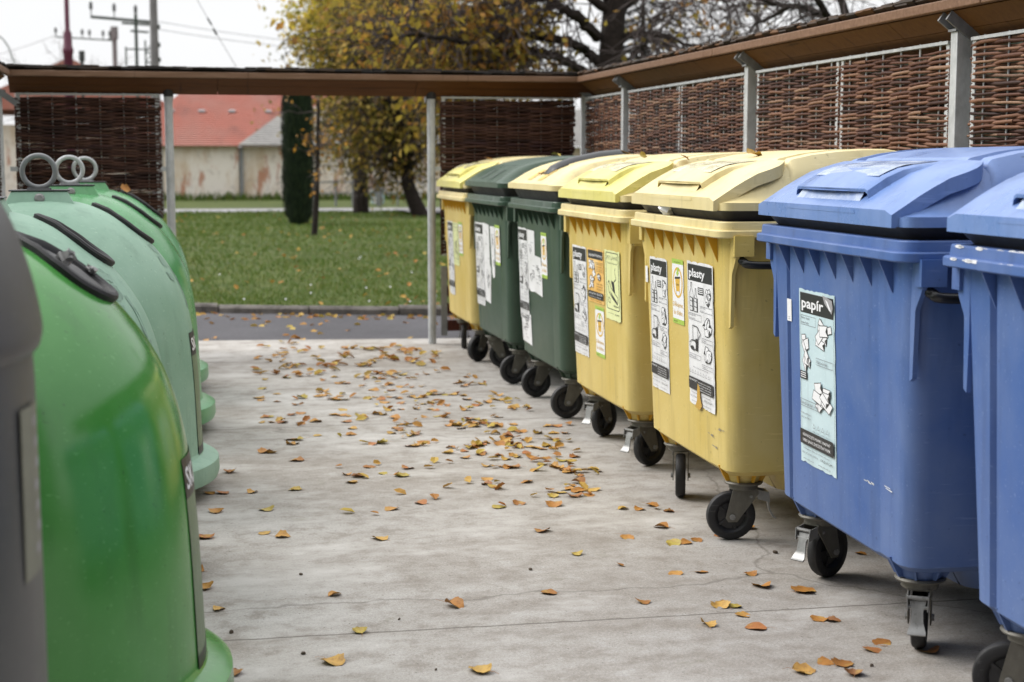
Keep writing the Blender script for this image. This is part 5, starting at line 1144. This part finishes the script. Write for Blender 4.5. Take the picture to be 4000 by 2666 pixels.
def twigs(mb, lv, p, d, L, r, depth, g, droop=.15, lsize=.09, pl=.5, mi=1):
    """a branching twig; lv collects leaves along the ends"""
    pts = [Vector(p)]; d = Vector(d).normalized(); n = 4
    for i in range(n):
        d = (d+Vector((g.gauss(0, .2), g.gauss(0, .2), g.gauss(0, .2)-droop*.3))).normalized(); pts.append(pts[-1]+d*L/n)
    mb.tube(pts, [r*(1-.6*i/n) for i in range(n+1)], 4 if r < .02 else 6, mi if r < .025 else 0, False)
    if depth == 0:
        for q in pts[1:]:
            if lv is not None and g.random() < pl: leafq(lv, q+Vector((g.gauss(0, .05), g.gauss(0, .05), g.gauss(0, .05))), lsize*g.uniform(.7, 1.3), g)
        return
    for k in range(3 if depth > 1 else 4):
        i = g.randint(1, n); dd = (d+Vector((g.gauss(0, .75), g.gauss(0, .75), g.gauss(0, .6)))).normalized()
        twigs(mb, lv, pts[i], dd, L*g.uniform(.5, .8), r*.6, depth-1, g, droop, lsize, pl, mi)
LIMBS = [([(6.387, 23.0, 3.335), (5.99, 22.573, 3.565), (5.737, 22.668, 3.723), (5.512, 23.157, 3.898), (4.895, 23.001, 3.784), (4.328, 23.045, 3.663), (3.853, 22.92, 3.492)], 0.11, 0.03), ([(6.464, 23.0, 2.918), (6.285, 23.292, 3.142), (5.898, 22.823, 3.231), (5.394, 23.16, 3.363), (4.889, 22.978, 3.292), (4.446, 22.49, 3.164), (3.893, 22.059, 3.202), (3.491, 22.062, 3.243), (2.987, 22.193, 3.173)], 0.11, 0.02), ([(6.48, 23.0, 2.595), (6.04, 22.573, 2.817), (5.647, 22.668, 3.02), (5.393, 23.157, 3.138), (4.894, 23.001, 3.05), (4.627, 23.045, 2.916), (4.301, 22.92, 2.727)], 0.09, 0.02), ([(6.506, 23.0, 3.754), (6.078, 22.915, 4.023), (5.561, 22.702, 4.019), (5.254, 23.047, 3.859), (4.663, 22.991, 3.4), (4.517, 23.02, 3.084)], 0.1, 0.02), ([(5.308, 22.6, 3.878), (5.08, 22.598, 3.687), (4.836, 22.364, 3.414), (4.704, 22.501, 3.268)], 0.05, 0.015), ([(6.747, 23.0, 3.277), (6.877, 22.915, 3.369), (7.185, 22.702, 3.377), (7.724, 23.047, 3.264), (7.97, 22.991, 3.199), (8.311, 23.02, 3.009)], 0.07, 0.012), ([(6.71, 23.0, 3.694), (7.072, 23.081, 3.967), (7.455, 22.786, 4.073), (8.054, 22.928, 4.038), (8.711, 23.375, 3.836)], 0.08, 0.012), ([(6.457, 22.0, 2.734), (6.683, 21.998, 3.047), (6.804, 21.764, 3.216), (6.909, 21.901, 3.536)], 0.04, 0.01), ([(6.539, 23.0, 3.947), (5.92, 23.081, 4.323), (4.863, 22.786, 4.385), (3.922, 22.928, 4.129), (3.345, 23.375, 3.787)], 0.12, 0.02), ([(6.652, 23.0, 4.141), (6.81, 22.909, 4.644), (7.224, 22.951, 5.17)], 0.12, 0.05)]
BLIMBS = [([(8.044, 17.0, 2.628), (7.585, 16.724, 2.992), (7.526, 17.157, 3.116), (7.427, 17.603, 3.275), (6.907, 17.125, 3.248), (6.67, 17.472, 3.296)], 0.07, 0.012), ([(7.173, 17.0, 3.212), (6.859, 16.724, 3.189), (6.869, 17.157, 3.137), (6.886, 17.603, 3.103), (6.611, 17.125, 3.022), (6.634, 17.472, 2.913)], 0.035, 0.008), ([(7.457, 17.0, 3.101), (7.178, 16.772, 3.325), (6.804, 16.76, 3.554), (6.132, 16.342, 3.581)], 0.05, 0.01), ([(7.71, 17.0, 3.017), (7.657, 17.139, 3.373), (7.455, 17.068, 3.752)], 0.06, 0.02), ([(6.856, 17.0, 3.235), (6.505, 16.772, 3.286), (6.242, 16.76, 3.398), (5.84, 16.342, 3.251)], 0.025, 0.008), ([(7.333, 17.0, 3.157), (7.053, 16.772, 3.082), (6.894, 16.76, 2.982), (6.648, 16.342, 2.826)], 0.022, 0.006)]

# the big half bare tree whose limbs arch over the shelter
t = empty('half_bare_tree', (6.6, 23, 0)); tag(t, 'big dark half bare tree whose limbs arch down to the left above the roof', 'tree'); o0 = Vector((6.6, 23, 0)); g = random.Random(31)
f = MB(); trunk = catmull([(0, 0, -.1), (.02, 0, 1.5), (.0, 0, 2.9), (.07, .05, 3.9), (.05, .1, 5.2), (.0, .1, 7)], 5)
f.tube(trunk, [.205-.004*i*.5 for i in range(len(trunk))], 14)
lv = MB()
for pts, r0, r1 in LIMBS:
    P_ = catmull([Vector(p)-o0 for p in pts], 6); n = len(P_); f.tube([p+Vector((g.gauss(0, .012), g.gauss(0, .012), g.gauss(0, .012))) for p in P_], [.8*(r0+(r1-r0)*i/(n-1)) for i in range(n)], 7)
    for i in range(2, n):
        for k in range(2 if i > n*.3 else 1):
            if g.random() < .8:
                d = (P_[min(i+1, n-1)]-P_[i-1]).normalized()+Vector((g.gauss(0, .6), g.gauss(0, .8), g.gauss(0, .7)-.15)); left = P_[i].x < -1.0
                twigs(f, lv, P_[i], d, g.uniform(.5, 1.15), .016, 2 if g.random() < .4 else 1, g, .3, .115, .55 if left else .10, 1)
f.build('trunk', [M['bark_dark'], M['twig']], t, sharp=60, recalc=False); lv.build('crown', M['lv_sparse'], t, sharp=0, recalc=False)
# bare tree at the right with cones
t = empty('bare_tree', (10.0, 17, 0)); tag(t, 'leafless tree reaching in from the right above the shingled roof', 'tree'); o0 = Vector((10.0, 17, 0)); f = MB(); f.tube(catmull([(0, 0, -.1), (0, 0, 2), (-.1, 0, 3.4), (-.3, 0, 6)], 4), .16, 10)
for pts, r0, r1 in BLIMBS:
    P_ = catmull([Vector(p)-o0 for p in pts], 6); n = len(P_); f.tube(P_, [r0+(r1-r0)*i/(n-1) for i in range(n)], 6)
    for i in range(2, n):
        if g.random() < .6: twigs(f, None, P_[i], (P_[min(i+1, n-1)]-P_[i-1]).normalized()+Vector((g.gauss(0, .5), g.gauss(0, .6), g.gauss(0, .7))), g.uniform(.35, .8), .008, 1, g, .1)
f.build('trunk', [M['bark_dark'], M['twig']], t, sharp=60, recalc=False)
# the golden tree and the leaning olive brown tree
def leafy(label, base, trunk, cen, rad, clumps, per, mat, seed, lsize=.12, cut=None, group=None, bm='bark_dark'):
    t = empty('autumn_tree', base, 0); tag(t, label, 'tree', group); g = random.Random(seed); f = MB(); lv = MB(); T = catmull(trunk[0], 5); n = len(T)
    f.tube(T, [trunk[1]+(trunk[2]-trunk[1])*i/(n-1) for i in range(n)], 12)
    for k in range(clumps):
        while True:
            q = Vector((g.uniform(-1, 1), g.uniform(-1, 1), g.uniform(-1, 1)))
            if .25 < q.length < 1 and (q.length > .55 or g.random() < .4): break
        c = Vector(cen)+Vector((q.x*rad[0], q.y*rad[1], q.z*rad[2]))
        s = T[min(n-1, int(n*g.uniform(.5, 1)))]; P_ = wander(g, s, c, 6, .05); f.tube(P_, [.05*(1-.8*i/6) for i in range(7)], 5, 0, False)
        cs = g.uniform(.3, .62)
        for j in range(3): twigs(f, None, P_[g.randint(3, 6)], q+Vector((g.gauss(0, .5), g.gauss(0, .5), g.gauss(0, .5))), g.uniform(.5, .9), .018, 1, g, .1)
        for j in range(int(per*g.uniform(.4, 1.5))):
            leafq(lv, c+Vector((g.gauss(0, cs), g.gauss(0, cs), g.gauss(0, cs*.75))), lsize*g.uniform(.7, 1.35), g)
    f.build('trunk', [M[bm], M['twig']], t, sharp=60, recalc=False); lv.build('crown', M[mat], t, sharp=0, recalc=False); return t
GT = 'autumn trees at the end of the lawn'
leafy('broad golden leaved tree rising above the far roof left of centre', (5.5, 45.0, 0), ([(0, 0, -.1), (0, 0, 1.6), (-.1, 0, 3), (0, 0, 6.5)], .24, .08), (1.05, 0, 5.2), (2.7, 2.2, 3.6), 112, 130, 'lv_gold', 41, .15, group=GT)
leafy('olive brown tree with a dark leaning trunk between the round post and the young tree', (6.72, 41.5, .05), ([(0, 0, -.1), (-.28, 0, .55), (-.42, 0, 1.1), (-.38, 0, 2.0), (-.3, 0, 5)], .23, .09), (-.95, 0, 3.4), (2.3, 1.9, 2.45), 130, 85, 'lv_olive', 43, .12, group=GT)
leafy('thinner brownish tree crown behind the half bare limbs', (9.2, 47.0, 0), ([(0, 0, -.1), (0, 0, 2), (.1, 0, 7)], .22, .08), (.1, 0, 5.9), (2.6, 2.2, 3.4), 15, 40, 'lv_olive', 44, .13, group=GT)
# young tree with a thin trunk
t = empty('young_tree', (2.83, 30.7, .05)); tag(t, 'young tree with a thin dark stem and few orange leaves in front of the conifer', 'tree'); f = MB(); lv = MB(); T = catmull([(0, 0, -.1), (.06, 0, .8), (.09, 0, 1.5), (.12, 0, 2.6)], 5); f.tube(T, [.065-.0022*i for i in range(len(T))], 8)
for k in range(13): twigs(f, lv, T[g.randint(8, len(T)-1)], (g.gauss(.15, .9), g.gauss(0, 1), g.gauss(.3, .6)), g.uniform(.3, .62), .014, 2, g, .1, .08, .26)
f.build('trunk', [M['bark_dark'], M['twig']], t, sharp=60, recalc=False); lv.build('crown', M['lv_orange'], t, sharp=0, recalc=False)
# columnar conifer
t = empty('columnar_conifer', (2.92, 35.3, .05)); tag(t, 'dark narrow columnar conifer standing on the lawn', 'conifer'); f = MB(); f.tube([(0, 0, -.1), (0, 0, .6)], .09, 8); f.build('trunk', M['bark_dark'], t); lv = MB(); g = random.Random(51)
core = MB()
CR = [(0.03, .17), (.22, .29), (.7, .335), (1.3, .34), (2.2, .34), (2.9, .30), (3.3, .12)]
core.lathe([(r_*.86, z) for z, r_ in CR], 12, 0, None, True)
for k in range(6500):
    z = g.uniform(.03, 3.3); a = g.uniform(0, 6.28); R_ = interp(CR, z)*(1+.10*mnoise.noise((math.cos(a)*2, math.sin(a)*2, z*2.5))); r_ = R_*g.uniform(.85, 1.05)
    p = Vector((r_*math.cos(a), r_*math.sin(a), z)); h_ = g.uniform(.06, .13); w = .016; tg = Vector((-math.sin(a), math.cos(a), 0)); o_ = Vector((math.cos(a), math.sin(a), 0))
    lv.add([p-tg*w, p+tg*w, p+tg*w*.6+o_*.035+Vector((0, 0, h_)), p-tg*w*.6+o_*.03+Vector((0, 0, h_))], [(0, 1, 2, 3)])
b0_ = len(lv.v); lv.v += core.v; lv.f += [[i+b0_ for i in q] for q in core.f]; lv.m += core.m
lv.build('crown', M['needle'], t, sharp=0, recalc=False)
# spruces behind the half bare tree
def spruce(label, x, y, H, W, seed, mat='spruce'):
    t = empty('spruce', (x, y, 0)); tag(t, label, 'conifer'); g = random.Random(seed); f = MB(); f.tube([(0, 0, -.1), (0, 0, H)], [.16, .02], 8); lv = MB(); z = 1.0
    while z < H-.1:
        L = W*(1-z/H)**.85+.1
        for k in range(7):
            a = g.uniform(0, 6.28); l_ = L*g.uniform(.6, 1.1); d = Vector((math.cos(a), math.sin(a), 0)); P_ = [Vector((0, 0, z))+d*l_*t_+Vector((0, 0, -.30*l_*math.sin(t_*2.2)+.05*l_*t_)) for t_ in lin(0, 1, 6)]
            f.tube(P_, [.022*(1-.8*t_) for t_ in lin(0, 1, 6)], 4, 0, False); s_ = Vector((-d.y, d.x, 0))
            for j in range(15):
                t_ = g.uniform(.15, 1); i = min(4, int(t_*5)); p = P_[i]+(P_[i+1]-P_[i])*(t_*5-i); w = .20*(1-.5*t_)+.05; sg = g.choice((-1, 1)); q = p+s_*sg*w*g.uniform(.6, 1.2)+d*w*.5+Vector((0, 0, -w*g.uniform(.15, .7)))
                lv.add([p, p+d*.05, q+d*.03, q], [(0, 1, 2, 3)])
        z += g.uniform(.16, .26)
    f.build('trunk', M['bark_dark'], t, sharp=60, recalc=False); lv.build('crown', M[mat], t, sharp=0, recalc=False)
spruce('blue grey spruce right behind the trunk of the half bare tree', 13.9, 45, 9.5, 1.75, 61); spruce('distant dark spruce top low above the roof under the leafless branches', 19.3, 52, 5.6, 1.5, 62); spruce('second distant spruce top, nearer the right edge above the shingles', 25.6, 60, 8.6, 2.0, 63)
# pale twiggy trees far away
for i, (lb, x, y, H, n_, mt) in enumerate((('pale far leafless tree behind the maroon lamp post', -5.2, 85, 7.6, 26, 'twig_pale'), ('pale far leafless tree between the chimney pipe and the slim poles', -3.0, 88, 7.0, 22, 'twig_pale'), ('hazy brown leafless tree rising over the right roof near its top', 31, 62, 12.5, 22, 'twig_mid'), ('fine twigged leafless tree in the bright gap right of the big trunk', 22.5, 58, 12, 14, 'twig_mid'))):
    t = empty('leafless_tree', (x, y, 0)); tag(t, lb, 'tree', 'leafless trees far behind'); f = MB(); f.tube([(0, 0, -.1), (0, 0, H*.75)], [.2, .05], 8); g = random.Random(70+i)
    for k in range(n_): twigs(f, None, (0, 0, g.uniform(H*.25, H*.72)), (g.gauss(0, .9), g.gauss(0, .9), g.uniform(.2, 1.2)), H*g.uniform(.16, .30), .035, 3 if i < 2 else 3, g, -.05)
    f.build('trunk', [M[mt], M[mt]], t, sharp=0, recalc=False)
# twig with two leaves hanging in over the right roof
t = empty('overhanging_twig', (3.62, 6.75, 2.36)); tag(t, 'thin twig with two large yellow green leaves hanging over the right roof', 'twig'); f = MB(); f.tube([(.35, .3, .55), (.1, .1, .26), (0, 0, .13), (-.03, 0, .06)], .004, 5); f.build('stem', M['twig'], t); g = random.Random(9)
for p, s_, rr, mt in (((-.03, 0, .06), .085, (1.2, .5, .3), 'lv_lime'), ((.03, .02, .10), .075, (1.4, -.4, 1.2), 'lv_gold')):
    if mt == 'lv_lime' and mt not in M: M[mt] = simple('yellow_green_leaf', (.30, .30, .04), .5)
    f = MB(); M_ = Matrix.Translation(p) @ Euler(rr).to_matrix().to_4x4()
    f.grid(lambda u, v: M_ @ Vector((v*s_*.45*math.sin(math.pi*(u*.92+.05))**.7, 0+.01*math.cos(v*2), -u*s_)), lin(0, 1, 8), lin(-1, 1, 5)); f.build('leaf', M[mt], t, sharp=60)

# clipped evergreen hedge on the outer side of the right fence
hd = empty('hedge', (4.75, 8.6, 0)); tag(hd, 'dark evergreen hedge behind the right wicker fence', 'hedge'); g = random.Random(81); lv = MB()
for k in range(11500):
    u = g.uniform(-5.6, 5.6); s_ = g.random(); x, z = (-.45+.06*mnoise.noise((u*2, s_*6, 0)), 2.25*s_) if g.random() < .75 else (g.uniform(-.45, .45), 2.23)
    leafq(lv, (x+g.gauss(0, .03), u, z+g.gauss(0, .02)), .07*g.uniform(.7, 1.3), g)
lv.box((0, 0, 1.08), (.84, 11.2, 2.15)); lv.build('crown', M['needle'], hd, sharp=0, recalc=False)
# ------------------------------------------------------------------ daylight and camera
w = bpy.data.worlds.new('World'); scene.world = w; w.use_nodes = True; nt = w.node_tree; nt.nodes.clear()
out = nt.nodes.new('ShaderNodeOutputWorld'); bg = nt.nodes.new('ShaderNodeBackground'); sky = nt.nodes.new('ShaderNodeTexSky')
SUN_EL, SUN_AZ = R(44), R(-58)
sky.sky_type = 'NISHITA'; sky.sun_disc = False; sky.sun_elevation = SUN_EL; sky.sun_rotation = SUN_AZ; sky.air_density = 1.; sky.dust_density = 3.; sky.ozone_density = 1.
hs = nt.nodes.new('ShaderNodeHueSaturation'); hs.inputs['Saturation'].default_value = .12; hs.inputs['Value'].default_value = 1.0; nt.links.new(sky.outputs[0], hs.inputs['Color'])
n1 = noise(nt, coords(nt, (1, 1, 2.2), 'Generated'), 1.6, 5, .6)
cl = ramp(nt, n1, [(.3, (8.2, 8.3, 8.45)), (.7, (9.0, 9.05, 9.15))])
tcw = N(nt, 'ShaderNodeTexCoord'); sw = N(nt, 'ShaderNodeSeparateXYZ'); nt.links.new(tcw.outputs['Generated'], sw.inputs[0])
up = ramp(nt, sw.outputs[2], [(.12, 1.), (1., 1.75)])      # an overcast sky is brightest overhead
mx = mix(nt, 1., mix(nt, .85, hs.outputs[0], cl), up, 'MULTIPLY')      # a closed cloud deck over the clear sky
nt.links.new(mx, bg.inputs[0]); bg.inputs[1].default_value = .10; nt.links.new(bg.outputs[0], out.inputs[0])
sd = bpy.data.lights.new('sun', 'SUN'); sd.energy = 2.6; sd.angle = R(38); sd.color = (1, .97, .93); so = bpy.data.objects.new('sun', sd); COL.objects.link(so)
d = Vector((math.sin(SUN_AZ)*math.cos(SUN_EL), math.cos(SUN_AZ)*math.cos(SUN_EL), math.sin(SUN_EL))); so.rotation_euler = d.to_track_quat('Z', 'Y').to_euler(); so.location = (0, 0, 20)
cd = bpy.data.cameras.new('camera'); co = bpy.data.objects.new('camera', cd); COL.objects.link(co); scene.camera = co
cd.sensor_width = 36; cd.lens = 36*3600/2353; cd.clip_start = .05; cd.clip_end = 3000
co.location = (0, 0, 1.45); co.rotation_euler = (R(90-6.4659), 0, R(-12.4591))
cd.dof.use_dof = True; cd.dof.focus_distance = 5.7; cd.dof.aperture_fstop = 3.6
scene.view_settings.view_transform = 'Standard'; scene.view_settings.look = 'None'; scene.view_settings.exposure = .3; scene.view_settings.gamma = 1
scene.render.engine = 'CYCLES'; scene.cycles.use_denoising = True; scene.cycles.max_bounces = 6; scene.cycles.transparent_max_bounces = 6
# added house, unseen behind the camera, blocking sky light from faces turned this way
hb = empty('added_shade_house', (-1, -3.2, 0)); tag(hb, 'plain rendered house added unseen behind the camera to block sky light', 'house')
f = MB(); f.box((0, -4, 4.1), (26, 8, 8.2)); f.build('wall', rough_mat('grey_render', (.12, .115, .11), (.17, .165, .155), 6), hb)
f = MB(); f.loft([[Vector((x, .6, 8.1)), Vector((x, -4, 11.2)), Vector((x, -8.6, 8.1))] for x in (-13.4, 13.4)], 0); f.build('roof', M['tile_red'], hb)
